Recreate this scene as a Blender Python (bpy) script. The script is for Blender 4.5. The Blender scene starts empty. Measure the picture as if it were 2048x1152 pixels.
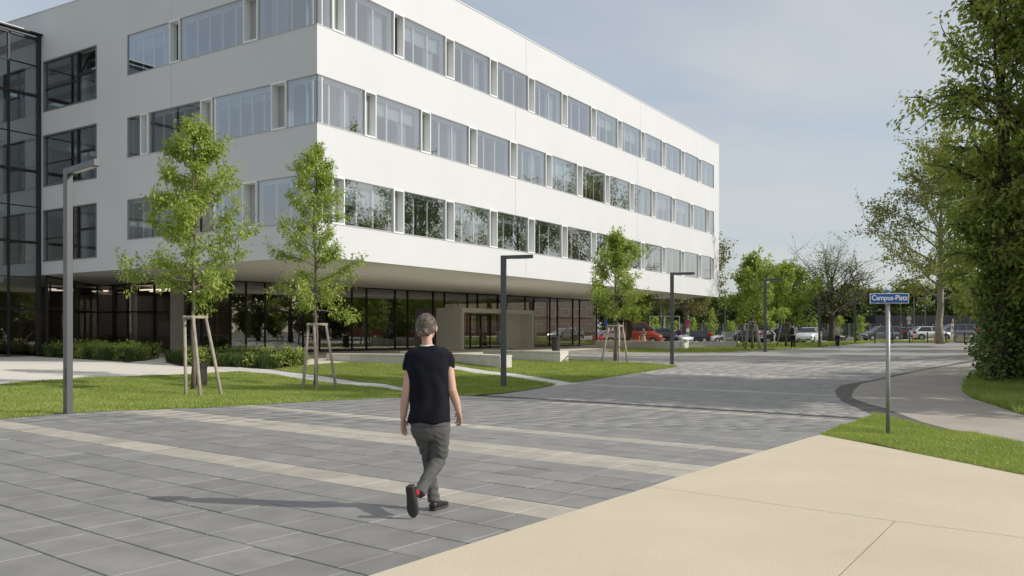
import bpy, bmesh, math, random
import numpy as np
from mathutils import Vector, Matrix
from mathutils.geometry import tessellate_polygon
random.seed(7)
R = math.radians
scene = bpy.context.scene
col = scene.collection

# ---------------------------------------------------------------- camera
FPX, HOR, EYE = 1697.0, 664.0, 1.55            # focal length and horizon in photo pixels, eye height
cd = bpy.data.cameras.new('camera'); cam = bpy.data.objects.new('camera', cd); col.objects.link(cam)
cam.location = (0, 0, EYE); cam.rotation_euler = (R(90), 0, 0)
cd.sensor_width = 36.0; cd.lens = 36.0 * FPX / 2048.0
cd.shift_y = (HOR - 576.0) / 2048.0
cd.clip_start = 0.1; cd.clip_end = 6000
scene.camera = cam
# ---------------------------------------------------------------- sky and sun
SUN_AZ, SUN_EL = math.atan2(0.978, -0.207), R(32.5)     # azimuth clockwise from +Y
w = bpy.data.worlds.new('World'); scene.world = w; w.use_nodes = True
nt = w.node_tree; nt.nodes.clear()
wo = nt.nodes.new('ShaderNodeOutputWorld'); bg = nt.nodes.new('ShaderNodeBackground')
sky = nt.nodes.new('ShaderNodeTexSky'); sky.sky_type = 'NISHITA'; sky.sun_disc = False
sky.sun_elevation = SUN_EL; sky.sun_rotation = SUN_AZ
sky.air_density = 1.0; sky.dust_density = 2.2; sky.ozone_density = 1.2; sky.altitude = 250
tc = nt.nodes.new('ShaderNodeTexCoord')
sx = nt.nodes.new('ShaderNodeSeparateXYZ'); nt.links.new(tc.outputs['Generated'], sx.inputs[0])
# thin cirrus: the view direction projected on a flat cloud layer
mz = nt.nodes.new('ShaderNodeMath'); mz.operation = 'MAXIMUM'; mz.inputs[1].default_value = 0.0
nt.links.new(sx.outputs[2], mz.inputs[0])
az = nt.nodes.new('ShaderNodeMath'); az.operation = 'ADD'; az.inputs[1].default_value = 0.16
nt.links.new(mz.outputs[0], az.inputs[0])
dx = nt.nodes.new('ShaderNodeMath'); dx.operation = 'DIVIDE'; nt.links.new(sx.outputs[0], dx.inputs[0]); nt.links.new(az.outputs[0], dx.inputs[1])
dy = nt.nodes.new('ShaderNodeMath'); dy.operation = 'DIVIDE'; nt.links.new(sx.outputs[1], dy.inputs[0]); nt.links.new(az.outputs[0], dy.inputs[1])
cx_ = nt.nodes.new('ShaderNodeCombineXYZ'); nt.links.new(dx.outputs[0], cx_.inputs[0]); nt.links.new(dy.outputs[0], cx_.inputs[1])
mp = nt.nodes.new('ShaderNodeMapping'); mp.inputs['Scale'].default_value = (0.55, 0.9, 1); mp.inputs['Rotation'].default_value = (0, 0, R(24))
nt.links.new(cx_.outputs[0], mp.inputs[0])
nz = nt.nodes.new('ShaderNodeTexNoise'); nz.inputs['Scale'].default_value = 1.1; nz.inputs['Detail'].default_value = 7
nz.inputs['Roughness'].default_value = 0.52; nz.inputs['Distortion'].default_value = 0.5
nt.links.new(mp.outputs[0], nz.inputs['Vector'])
rp = nt.nodes.new('ShaderNodeMapRange'); rp.inputs[1].default_value = 0.34; rp.inputs[2].default_value = 0.72
rp.inputs[3].default_value = 0.46; rp.inputs[4].default_value = 1.0
nt.links.new(nz.outputs['Fac'], rp.inputs[0])
mix = nt.nodes.new('ShaderNodeMix'); mix.data_type = 'RGBA'
nt.links.new(rp.outputs[0], mix.inputs['Factor']); nt.links.new(sky.outputs[0], mix.inputs['A'])
mix.inputs['B'].default_value = (4.25, 4.42, 4.52, 1)
nt.links.new(mix.outputs['Result'], bg.inputs[0]); bg.inputs[1].default_value = 0.118
nt.links.new(bg.outputs[0], wo.inputs[0])
sl = bpy.data.lights.new('sun', 'SUN'); sl.energy = 3.05; sl.angle = R(0.6); sl.color = (1.0, 0.95, 0.875)
so = bpy.data.objects.new('sun', sl); col.objects.link(so)
sdir = Vector((math.sin(SUN_AZ) * math.cos(SUN_EL), math.cos(SUN_AZ) * math.cos(SUN_EL), math.sin(SUN_EL)))
so.rotation_euler = (-sdir).to_track_quat('-Z', 'Y').to_euler(); so.location = sdir * 60
vs = scene.view_settings; vs.view_transform = 'Standard'; vs.look = 'None'; vs.exposure = 0.32; vs.gamma = 1.0; vs.use_curve_mapping = False
scene.cycles.max_bounces = 10; scene.cycles.diffuse_bounces = 6; scene.cycles.transparent_max_bounces = 16

# ---------------------------------------------------------------- terrain
NX, NY = 0.615, 0.7886                          # plaza axes: n runs across the slab rows, m along them
ZN = [(-80, 0.0), (8, 0.0), (13, -0.12), (19, -0.33), (23, -0.34), (30, -0.2), (37, -0.04), (45, .16), (52, 0.30), (68, 0.38), (81, 0.56), (110, 0.75), (160, 0.85), (4000, 0.85)]
ZNx = np.array([a for a, b in ZN]); ZNy = np.array([b for a, b in ZN])
FLOOR = 0.25
def nm(x, y): return NX * x + NY * y, -NY * x + NX * y
def xy(n, m): return NX * n - NY * m, NY * n + NX * m
def T(x, y):
    n, m = nm(x, y)
    z = np.interp(n, ZNx, ZNy)
    w_ = np.clip((m - 24.0) / 12.0, 0, 1)
    return z * (1 - w_) + FLOOR * w_
def G(px, py):
    """point of the terrain seen at a photo pixel"""
    sx_, sy_ = (px - 1024) / FPX, (py - HOR) / FPX
    def h(Y): return EYE - sy_ * Y - float(T(sx_ * Y, Y))
    Y = 2.0
    while h(Y) > 0 and Y < 900: Y *= 1.04
    a, b = Y / 1.04, Y
    for _ in range(40):
        c = (a + b) / 2
        if h(c) > 0: a = c
        else: b = c
    return (sx_ * b, b)
def at(px, Y): return ((px - 1024) / FPX * Y, Y)
def zpx(py, Y): return EYE + (HOR - py) / FPX * Y

# ---------------------------------------------------------------- object helpers
def tag(o, label=None, cat=None, group=None, kind=None):
    if label: o['label'] = label
    if cat: o['category'] = cat
    if group: o['group'] = group
    if kind: o['kind'] = kind
    return o
def empty(name, loc=(0, 0, 0), rz=0, parent=None):
    o = bpy.data.objects.new(name, None); col.objects.link(o)
    o.location = loc; o.rotation_euler = (0, 0, rz); o.empty_display_size = 0.3
    if parent: o.parent = parent
    return o
def link(name, me, parent=None, loc=None, rot=None):
    o = bpy.data.objects.new(name, me); col.objects.link(o)
    if parent: o.parent = parent
    if loc is not None: o.location = loc
    if rot is not None: o.rotation_euler = rot
    return o
KIDS = {}
def copy_tree(o, parent=None):
    c = o.copy(); col.objects.link(c); c.parent = parent
    for ch in [q for q in o.children]: copy_tree(ch, c)
    return c
class MB:
    def __init__(s): s.v = []; s.f = []; s.mi = []
    def add(s, vs_, fs_, mi=0):
        b = len(s.v); s.v += [tuple(p) for p in vs_]
        for f in fs_: s.f.append([b + i for i in f]); s.mi.append(mi)
        return s
    def box(s, x0, x1, y0, y1, z0, z1, mi=0, M=None):
        vs_ = [(x0, y0, z0), (x1, y0, z0), (x1, y1, z0), (x0, y1, z0), (x0, y0, z1), (x1, y0, z1), (x1, y1, z1), (x0, y1, z1)]
        if M is not None: vs_ = [M @ Vector(p) for p in vs_]
        return s.add(vs_, [(0, 3, 2, 1), (4, 5, 6, 7), (0, 1, 5, 4), (1, 2, 6, 5), (2, 3, 7, 6), (3, 0, 4, 7)], mi)
    def quad(s, a, b, c, d, mi=0): return s.add([a, b, c, d], [(0, 1, 2, 3)], mi)
    def rings(s, rings, cap=True, mi=0):
        n = len(rings[0]); b = len(s.v)
        for r in rings: s.v += [tuple(p) for p in r]
        for i in range(len(rings) - 1):
            for j in range(n):
                k = (j + 1) % n
                s.f.append([b + i * n + j, b + i * n + k, b + (i + 1) * n + k, b + (i + 1) * n + j]); s.mi.append(mi)
        if cap:
            s.f.append([b + j for j in range(n)][::-1]); s.mi.append(mi)
            e = b + (len(rings) - 1) * n
            s.f.append([e + j for j in range(n)]); s.mi.append(mi)
        return s
    def tube(s, pts, rad, seg=8, cap=True, mi=0):
        pts = [Vector(p) for p in pts]; n = len(pts)
        if not hasattr(rad, '__len__'): rad = [rad] * n
        rs = []; prev = None
        for i, p in enumerate(pts):
            t = (pts[min(i + 1, n - 1)] - pts[max(i - 1, 0)]).normalized()
            if prev is None:
                a = Vector((1, 0, 0)) if abs(t.x) < 0.8 else Vector((0, 1, 0))
                u = (a - t * a.dot(t)).normalized()
            else:
                u = (prev - t * prev.dot(t)).normalized()
            prev = u; v = t.cross(u)
            rs.append([p + (u * math.cos(2 * math.pi * k / seg) + v * math.sin(2 * math.pi * k / seg)) * rad[i] for k in range(seg)])
        return s.rings(rs, cap, mi)
    def lathe(s, prof, seg=16, c=(0, 0, 0), mi=0, M=None):
        rs = []
        for r, z in prof:
            ring = [Vector((c[0] + r * math.cos(2 * math.pi * k / seg), c[1] + r * math.sin(2 * math.pi * k / seg), c[2] + z)) for k in range(seg)]
            if M is not None: ring = [M @ p for p in ring]
            rs.append(ring)
        return s.rings(rs, True, mi)
    def prism(s, poly, z0, z1, mi=0):
        n = len(poly)
        a = sum(poly[i][0] * poly[(i + 1) % n][1] - poly[(i + 1) % n][0] * poly[i][1] for i in range(n))
        if a < 0: poly = poly[::-1]
        vs_ = [(p[0], p[1], z0) for p in poly] + [(p[0], p[1], z1) for p in poly]
        fs_ = [tuple(range(n))[::-1], tuple(range(n, 2 * n))] + [(i, (i + 1) % n, n + (i + 1) % n, n + i) for i in range(n)]
        return s.add(vs_, fs_, mi)
    def mesh(s, name, mats, smooth=False):
        me = bpy.data.meshes.new(name); me.from_pydata(s.v, [], s.f)
        for m in (mats if isinstance(mats, (list, tuple)) else [mats]): me.materials.append(m)
        if any(s.mi): me.polygons.foreach_set('material_index', s.mi)
        if smooth: me.polygons.foreach_set('use_smooth', [True] * len(me.polygons))
        me.update(); return me
    def build(s, name, mats, parent=None, loc=None, rot=None, smooth=False, bevel=0):
        o = link(name, s.mesh(name, mats, smooth), parent, loc, rot)
        if bevel:
            b = o.modifiers.new('bevel', 'BEVEL'); b.width = bevel; b.segments = 2; b.limit_method = 'ANGLE'
        return o
def np_mesh(name, V, F, mat, smooth=False):
    """fast mesh from numpy arrays, F an (n, k) index array"""
    V = np.asarray(V, np.float32); F = np.asarray(F, np.int32)
    me = bpy.data.meshes.new(name); k = F.shape[1]
    me.vertices.add(len(V)); me.vertices.foreach_set('co', V.ravel())
    me.loops.add(F.size); me.loops.foreach_set('vertex_index', F.ravel())
    me.polygons.add(len(F)); me.polygons.foreach_set('loop_start', np.arange(0, F.size, k, dtype=np.int32))
    if smooth: me.polygons.foreach_set('use_smooth', np.ones(len(F), bool))
    me.materials.append(mat); me.update(calc_edges=True); return me

# ---------------------------------------------------------------- materials
def newmat(name):
    m = bpy.data.materials.new(name); m.use_nodes = True
    return m, m.node_tree, m.node_tree.nodes['Principled BSDF']
def N(nt, t, **kw):
    n = nt.nodes.new(t)
    for k, v in kw.items(): setattr(n, k, v)
    return n
def mat(name, c, rough=0.6, metal=0.0, var=0.0, vscale=3.0, c2=None, bump=0.0, bscale=40.0, rnd=None, spec=None, fine=0.0, fscale=200.0, coat=0.0):
    """principled material: colour c, noise-blended towards c2 or darker by var; rnd = 'obj' / 'isl' brightness variation"""
    m, nt, p = newmat(name)
    p.inputs['Roughness'].default_value = rough; p.inputs['Metallic'].default_value = metal
    if spec is not None: p.inputs['Specular IOR Level'].default_value = spec
    if coat: p.inputs['Coat Weight'].default_value = coat; p.inputs['Coat Roughness'].default_value = 0.06
    out = None
    tc = N(nt, 'ShaderNodeTexCoord')
    ge = N(nt, 'ShaderNodeNewGeometry')
    if var or c2:
        no = N(nt, 'ShaderNodeTexNoise'); no.inputs['Scale'].default_value = vscale; no.inputs['Detail'].default_value = 6; no.inputs['Roughness'].default_value = 0.6
        nt.links.new(ge.outputs['Position'], no.inputs['Vector'])
        ra = N(nt, 'ShaderNodeMapRange'); ra.inputs[1].default_value = 0.3; ra.inputs[2].default_value = 0.7
        nt.links.new(no.outputs['Fac'], ra.inputs[0])
        mx = N(nt, 'ShaderNodeMix', data_type='RGBA')
        nt.links.new(ra.outputs[0], mx.inputs['Factor'])
        mx.inputs['A'].default_value = (*c, 1)
        mx.inputs['B'].default_value = (*(c2 if c2 else [q * (1 - var) for q in c]), 1)
        out = mx.outputs['Result']
    if fine:
        no = N(nt, 'ShaderNodeTexNoise'); no.inputs['Scale'].default_value = fscale; no.inputs['Detail'].default_value = 3
        nt.links.new(ge.outputs['Position'], no.inputs['Vector'])
        ra = N(nt, 'ShaderNodeMapRange'); ra.inputs[1].default_value = 0.3; ra.inputs[2].default_value = 0.7
        ra.inputs[3].default_value = 1 - fine; ra.inputs[4].default_value = 1 + fine
        nt.links.new(no.outputs['Fac'], ra.inputs[0])
        mx = N(nt, 'ShaderNodeVectorMath', operation='SCALE')
        if out: nt.links.new(out, mx.inputs[0])
        else: mx.inputs[0].default_value = c
        nt.links.new(ra.outputs[0], mx.inputs['Scale']); out = mx.outputs[0]
    if rnd:
        kind, amp = rnd
        src = N(nt, 'ShaderNodeObjectInfo').outputs['Random'] if kind == 'obj' else ge.outputs['Random Per Island']
        ra = N(nt, 'ShaderNodeMapRange'); ra.inputs[3].default_value = 1 - amp; ra.inputs[4].default_value = 1 + amp
        nt.links.new(src, ra.inputs[0])
        mx = N(nt, 'ShaderNodeVectorMath', operation='SCALE')
        if out: nt.links.new(out, mx.inputs[0])
        else: mx.inputs[0].default_value = c
        nt.links.new(ra.outputs[0], mx.inputs['Scale']); out = mx.outputs[0]
    if out: nt.links.new(out, p.inputs['Base Color'])
    else: p.inputs['Base Color'].default_value = (*c, 1)
    if bump:
        no = N(nt, 'ShaderNodeTexNoise'); no.inputs['Scale'].default_value = bscale; no.inputs['Detail'].default_value = 4
        nt.links.new(ge.outputs['Position'], no.inputs['Vector'])
        bu = N(nt, 'ShaderNodeBump'); bu.inputs['Strength'].default_value = bump; bu.inputs['Distance'].default_value = 0.02
        nt.links.new(no.outputs['Fac'], bu.inputs['Height']); nt.links.new(bu.outputs[0], p.inputs['Normal'])
    return m
def glass(name, tint, add=0.06, mul=1.5, rough=0.0, wave=0.0):
    m = bpy.data.materials.new(name); m.use_nodes = True; nt = m.node_tree; nt.nodes.clear()
    o = N(nt, 'ShaderNodeOutputMaterial'); t = N(nt, 'ShaderNodeBsdfTransparent'); g = N(nt, 'ShaderNodeBsdfGlossy')
    t.inputs[0].default_value = (*tint, 1); g.inputs['Roughness'].default_value = rough; g.inputs['Color'].default_value = (1, 1, 1, 1)
    fr = N(nt, 'ShaderNodeFresnel'); fr.inputs['IOR'].default_value = 1.52
    ma = N(nt, 'ShaderNodeMath', operation='MULTIPLY_ADD', use_clamp=True); ma.inputs[1].default_value = mul; ma.inputs[2].default_value = add
    nt.links.new(fr.outputs[0], ma.inputs[0])
    mx = N(nt, 'ShaderNodeMixShader'); nt.links.new(ma.outputs[0], mx.inputs[0]); nt.links.new(t.outputs[0], mx.inputs[1]); nt.links.new(g.outputs[0], mx.inputs[2])
    nt.links.new(mx.outputs[0], o.inputs[0])
    if wave:
        ge = N(nt, 'ShaderNodeNewGeometry'); no = N(nt, 'ShaderNodeTexNoise'); no.inputs['Scale'].default_value = 0.9; no.inputs['Detail'].default_value = 1
        nt.links.new(ge.outputs['Position'], no.inputs['Vector'])
        bu = N(nt, 'ShaderNodeBump'); bu.inputs['Strength'].default_value = wave; bu.inputs['Distance'].default_value = 0.02
        nt.links.new(no.outputs['Fac'], bu.inputs['Height']); nt.links.new(bu.outputs[0], g.inputs['Normal']); nt.links.new(bu.outputs[0], fr.inputs['Normal'])
    return m
def leafmat(name, c1, c2, trans=0.45, rough=0.5):
    m, nt, p = newmat(name)
    ge = N(nt, 'ShaderNodeNewGeometry')
    no = N(nt, 'ShaderNodeTexNoise'); no.inputs['Scale'].default_value = 0.9; nt.links.new(ge.outputs['Position'], no.inputs['Vector'])
    ad = N(nt, 'ShaderNodeMath', operation='MULTIPLY_ADD', use_clamp=True); ad.inputs[1].default_value = 0.6
    nt.links.new(ge.outputs['Random Per Island'], ad.inputs[0]); 
    s2 = N(nt, 'ShaderNodeMath', operation='MULTIPLY_ADD'); s2.inputs[1].default_value = 1.2; s2.inputs[2].default_value = -0.4
    nt.links.new(no.outputs['Fac'], s2.inputs[0]); nt.links.new(s2.outputs[0], ad.inputs[2])
    mx = N(nt, 'ShaderNodeMix', data_type='RGBA'); mx.inputs['A'].default_value = (*c1, 1); mx.inputs['B'].default_value = (*c2, 1)
    nt.links.new(ad.outputs[0], mx.inputs['Factor'])
    nt.links.new(mx.outputs['Result'], p.inputs['Base Color']); p.inputs['Roughness'].default_value = rough; p.inputs['Specular IOR Level'].default_value = 0.35
    tr = N(nt, 'ShaderNodeBsdfTranslucent')
    sc = N(nt, 'ShaderNodeVectorMath', operation='MULTIPLY'); sc.inputs[1].default_value = (1.25, 1.35, 0.7)
    nt.links.new(mx.outputs['Result'], sc.inputs[0]); nt.links.new(sc.outputs[0], tr.inputs[0])
    ms = N(nt, 'ShaderNodeMixShader'); ms.inputs[0].default_value = trans
    nt.links.new(p.outputs[0], ms.inputs[1]); nt.links.new(tr.outputs[0], ms.inputs[2])
    nt.links.new(ms.outputs[0], nt.nodes['Material Output'].inputs[0])
    return m
def emit(name, c, s):
    m, nt, p = newmat(name); p.inputs['Base Color'].default_value = (*c, 1)
    p.inputs['Emission Color'].default_value = (*c, 1); p.inputs['Emission Strength'].default_value = s
    return m
M = {}
M['render'] = mat('white_render', (.635, .643, .655), .65, var=.05, vscale=.35, bump=.05, bscale=90, fine=.012, fscale=30)
M['soffit'] = mat('soffit_render', (.86, .84, .80), .7, var=.05, vscale=.5)
M['joint'] = mat('dark_joint', (.08, .08, .08), .8)
M['alu'] = mat('white_aluminium', (.80, .81, .81), .4)
M['alu_grey'] = mat('grey_aluminium', (.42, .43, .43), .45, metal=.3)
M['ventpanel'] = mat('shade_grey_panel', (.40, .40, .39), .6)  # shade inside the niche is put into this grey base colour
M['winframe'] = mat('grey_window_frame', (.20, .21, .215), .5, metal=.3)
M['darkmetal'] = mat('black_steel', (.022, .023, .026), .45, metal=.2)
M['anthracite'] = mat('anthracite_paint', (.12, .123, .13), .42, metal=.4, var=.12, vscale=2)
M['lens'] = mat('lamp_lens', (.75, .74, .7), .35)
M['glass'] = glass('window_glass', (.88, .92, .93), .20, 2.2)
M['glass_in'] = glass('inner_glass', (.72, .77, .79), .03, 1.0)
M['glass_blue'] = glass('blue_glass', (.66, .77, .81), .10, 1.6, wave=.03)
M['glass_dark'] = glass('brown_glass', (.52, .47, .41), .14, 2.0, wave=.04)
M['concrete'] = mat('fair_concrete', (.58, .55, .50), .75, var=.12, vscale=1.2, fine=.03, fscale=60)
M['bench'] = mat('bench_concrete', (.72, .69, .63), .75, var=.14, vscale=1.6, fine=.04, fscale=50, bump=.1)
M['porch'] = mat('porch_panel', (.80, .775, .72), .6, var=.05, vscale=.8)
M['inwall'] = mat('interior_wall', (.72, .72, .70), .8)
M['inwood'] = mat('interior_wood', (.16, .085, .045), .6, var=.4, vscale=1.5)
M['infloor'] = mat('interior_floor', (.25, .24, .23), .4)
M['curtain'] = mat('white_curtain', (.78, .79, .79), .9)
M['striplight'] = emit('strip_light', (1, .95, .85), 2.0)
M['steel'] = mat('galvanised_steel', (.38, .39, .38), .5, metal=.45, var=.25, vscale=14)
M['white'] = mat('white_paint', (.80, .80, .79), .5)
M['paper'] = mat('white_paper', (.8, .8, .78), .8)
M['black'] = mat('black_paint', (.02, .02, .022), .45)
M['bin'] = mat('bin_metal', (.05, .047, .043), .5, metal=.3)
M['soil'] = mat('bark_soil', (.07, .045, .03), .9, var=.5, vscale=20)
# ================================================================ GROUND
NCUT = [8, 10, 13, 16, 19, 23, 26.5, 30, 33.5, 37, 41, 45, 48.5, 52, 60, 68, 81, 95, 110, 160]
MCUT = [24, 26, 28, 30, 32, 34, 36]
def sheet(name, pts, dz, m, parent=None):
    """a polygon of the ground (world xy) draped on the terrain dz above it"""
    bm = bmesh.new(); vs_ = [bm.verts.new((p[0], p[1], 0)) for p in pts]
    for t in tessellate_polygon([[Vector((p[0], p[1], 0)) for p in pts]]):
        try: bm.faces.new([vs_[i] for i in t])
        except ValueError: pass
    for cuts, no in ((NCUT, (NX, NY, 0)), (MCUT, (-NY, NX, 0))):
        for c in cuts:
            bmesh.ops.bisect_plane(bm, geom=bm.verts[:] + bm.edges[:] + bm.faces[:], plane_co=(no[0] * c, no[1] * c, 0), plane_no=no)
    for v in bm.verts: v.co.z = float(T(v.co.x, v.co.y)) + dz
    bmesh.ops.recalc_face_normals(bm, faces=bm.faces[:])
    bm.faces.ensure_lookup_table()
    if bm.faces and sum(f.normal.z for f in bm.faces) < 0: bmesh.ops.reverse_faces(bm, faces=bm.faces[:])
    me = bpy.data.meshes.new(name); bm.to_mesh(me); bm.free(); me.materials.append(m)
    return link(name, me, parent)
def S(o): return tag(o, kind='structure')
M['earth'] = mat('far_ground', (.10, .105, .06), .95, c2=(.06, .085, .03), vscale=.08)
M['dusk_asphalt'] = mat('path_asphalt', (.43, .38, .325), .85, var=.22, vscale=.7, fine=.22, fscale=75, bump=.25, bscale=110)
M['dark_asphalt'] = mat('patch_asphalt', (.135, .123, .113), .85, var=.25, vscale=1.1, fine=.2, fscale=80, bump=.2, bscale=110)
M['road'] = mat('car_park_asphalt', (.45, .41, .38), .9, var=.15, vscale=.3, fine=.06, fscale=20)
M['paver_far'] = mat('plaza_pavers', (.335, .32, .298), .8, var=.12, vscale=.5, fine=.10, fscale=9)
M['joint_dark'] = mat('joint_shadow', (.05, .047, .043), .95)
M['joint_sand'] = mat('joint_sand', (.40, .375, .33), .95, fine=.15, fscale=150)
def slabmat(name, c, rnd):
    m, nt, p = newmat(name)
    ge = N(nt, 'ShaderNodeNewGeometry')
    n1 = N(nt, 'ShaderNodeTexNoise'); n1.inputs['Scale'].default_value = 2.6; n1.inputs['Detail'].default_value = 5; n1.inputs['Roughness'].default_value = .6
    n2 = N(nt, 'ShaderNodeTexNoise'); n2.inputs['Scale'].default_value = 95; n2.inputs['Detail'].default_value = 3
    n3 = N(nt, 'ShaderNodeTexVoronoi'); n3.inputs['Scale'].default_value = 3.1; n3.inputs['Randomness'].default_value = 1.0
    for n in (n1, n2, n3): nt.links.new(ge.outputs['Position'], n.inputs['Vector'])
    r1 = N(nt, 'ShaderNodeMapRange'); r1.inputs[1].default_value = .3; r1.inputs[2].default_value = .7; r1.inputs[3].default_value = .86; r1.inputs[4].default_value = 1.17
    nt.links.new(n1.outputs['Fac'], r1.inputs[0])
    r2 = N(nt, 'ShaderNodeMapRange'); r2.inputs[1].default_value = .3; r2.inputs[2].default_value = .7; r2.inputs[3].default_value = .88; r2.inputs[4].default_value = 1.12
    nt.links.new(n2.outputs['Fac'], r2.inputs[0])
    r3 = N(nt, 'ShaderNodeMapRange'); r3.inputs[1].default_value = .0; r3.inputs[2].default_value = .035; r3.inputs[3].default_value = 1.55; r3.inputs[4].default_value = 1.0
    nt.links.new(n3.outputs['Distance'], r3.inputs[0])
    src = N(nt, 'ShaderNodeObjectInfo').outputs['Random'] if rnd == 'obj' else ge.outputs['Random Per Island']
    r4 = N(nt, 'ShaderNodeMapRange'); r4.inputs[3].default_value = .9; r4.inputs[4].default_value = 1.1
    nt.links.new(src, r4.inputs[0])
    prev = None
    for r in (r1, r2, r3, r4):
        if prev is None: prev = r.outputs[0]; continue
        k = N(nt, 'ShaderNodeMath', operation='MULTIPLY'); nt.links.new(prev, k.inputs[0]); nt.links.new(r.outputs[0], k.inputs[1]); prev = k.outputs[0]
    sc = N(nt, 'ShaderNodeVectorMath', operation='SCALE'); sc.inputs[0].default_value = c; nt.links.new(prev, sc.inputs['Scale'])
    nt.links.new(sc.outputs[0], p.inputs['Base Color'])
    nr = N(nt, 'ShaderNodeMapRange'); nr.inputs[3].default_value = .55; nr.inputs[4].default_value = .8; nt.links.new(n1.outputs['Fac'], nr.inputs[0]); nt.links.new(nr.outputs[0], p.inputs['Roughness'])
    bu = N(nt, 'ShaderNodeBump'); bu.inputs['Strength'].default_value = .15; bu.inputs['Distance'].default_value = .006
    nt.links.new(n2.outputs['Fac'], bu.inputs['Height']); nt.links.new(bu.outputs[0], p.inputs['Normal'])
    return m
DK, LT = (.225, .219, .209), (.385, .355, .30)
for k in ('obj', 'isl'):
    M['slab_dark_' + k] = slabmat('dark_slab_' + k, DK, k); M['slab_light_' + k] = slabmat('light_slab_' + k, LT, k)
M['beige'] = mat('beige_washed_concrete', (.625, .54, .40), .8, var=.12, vscale=.55, fine=.19, fscale=105, bump=.3, bscale=160)
M['joint_beige'] = mat('beige_joint', (.52, .44, .315), .9, var=.4, vscale=3)
M['forecourt'] = mat('forecourt_concrete', (.70, .66, .585), .8, var=.12, vscale=.4, fine=.05, fscale=30)
M['pathconc'] = mat('pale_path_concrete', (.60, .585, .56), .8, var=.1, vscale=.6, fine=.06, fscale=40)
M['turf'] = mat('turf_soil', (.12, .15, .04), .95, c2=(.17, .18, .06), vscale=1.5)

big = [(-2500, -300), (2500, -300), (2500, 4000), (-2500, 4000)]
S(sheet('ground', big, -0.05, M['earth']))
# plaza: dark joint bed of the slabs, and beyond the drain small pavers
A = [xy(-6, -12), xy(-6, 22), xy(19, 34), xy(19, -12)]
plaza = S(sheet('plaza', A, 0.0, M['joint_dark']))
PV = [xy(19, -12), xy(19, 36), xy(75, 36), xy(82, 24), xy(84, 8), xy(88, -14), xy(60, -22)]
plaza_far = S(sheet('plaza_beyond_drain', PV, 0.0, M['paver_far']))
tag(plaza_far, 'grey paver plaza rising beyond the dark drain line'); tag(plaza, 'joint bed under the large grey plaza slabs')
# slabs: rows along m, 0.5 m wide in n
LIGHT = {}
def is_light(n):
    return 5.62 <= n < 6.12 or 8.12 <= n < 9.12 or 10.62 <= n < 11.12 or 17.62 <= n < 18.12
GAP = 0.009
def slab_mesh(L, W=.5, t=.03, mname='slab'):
    a, b = L / 2 - GAP / 2, W / 2 - GAP * .75
    e = .004
    V = []
    for (x, y, z) in ((a, b, -t), (a, b, -e), (a - e, b - e, 0)):
        V += [(-x, -y, z), (x, -y, z), (x, y, z), (-x, y, z)]
    F = []
    for r in (0, 4):
        for j in range(4): F.append((r + j, r + (j + 1) % 4, r + 4 + (j + 1) % 4, r + 4 + j))
    F.append((8, 9, 10, 11)); return V, F
# outline of the visible slab field in (n, m), from the photograph's edges
beige_edge = [G(735, 1152), G(1640, 875)]
b0, b1 = nm(*beige_edge[0]), nm(*beige_edge[1])
def m_beige(n): return b0[1] + (b1[1] - b0[1]) * (n - b0[0]) / (b1[0] - b0[0])
wedge_top = nm(*G(1748, 831))
lawn_front = [(-300, 852), (0, 841), (130, 829), (420, 817), (800, 797), (1010, 788), (1130, 769)]
lf = [nm(*G(*p)) for p in lawn_front]
def m_min(n):
    if n <= b1[0]: return m_beige(n) + 0.0
    return b1[1] + (wedge_top[1] - b1[1]) * min(1.0, (n - b1[0]) / (wedge_top[0] - b1[0]))
def m_max(n):
    ns = [p[0] for p in lf]; ms = [p[1] for p in lf]
    o = np.argsort(ns); return float(np.interp(n, np.array(ns)[o], np.array(ms)[o])) + .35
def in_view(x, y, mar=1.04):
    if y < 3: return False
    px = 1024 + x / y * FPX; py = HOR + (EYE - float(T(x, y))) / y * FPX
    return -90 < px < 2120 and py < 1230
cand = []
rr = random.Random(3)
n0 = 2.12
rows = int((19 - n0) / .5)
for r in range(rows):
    nc = n0 + (r + .5) * .5
    m = -10 + rr.random() * .5
    while m < 26:
        L = rr.choice([.5, .5, .5, .75]) if not is_light(nc) else .5
        mc = m + L / 2; m += L
        lo, hi = m_min(nc), m_max(nc)
        if mc + L / 2 < lo - .25 or mc - L / 2 > hi: continue
        x, y = xy(nc, mc)
        if not in_view(x, y): continue
        cand.append((y, nc, mc, L))
cand.sort()
meshes = {}
ang = math.atan2(NX, -NY)     # the m axis
for L in (.5, .75):
    V, F = slab_mesh(L)
    for kk in ('dark', 'light'):
        me = bpy.data.meshes.new('paving_slab'); me.from_pydata(V, [], F); me.materials.append(M['slab_%s_obj' % kk]); meshes[L, kk] = me
def slope(n): return float(np.interp(n + .1, ZNx, ZNy) - np.interp(n - .1, ZNx, ZNy)) / .2
near, rest = cand[:298], cand[298:]
def slab_z(x, y): return float(T(x, y)) + .030
for (y_, nc, mc, L) in near:
    x, y = xy(nc, mc)
    o = link('paving_slab', meshes[L, 'light' if is_light(nc) else 'dark'], plaza, (x, y, slab_z(x, y) + rr.uniform(-.0015, .0015)),
             (-slope(nc) + rr.uniform(-.002, .002), rr.uniform(-.002, .002), ang))
buf = {'dark': ([], []), 'light': ([], [])}
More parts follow.
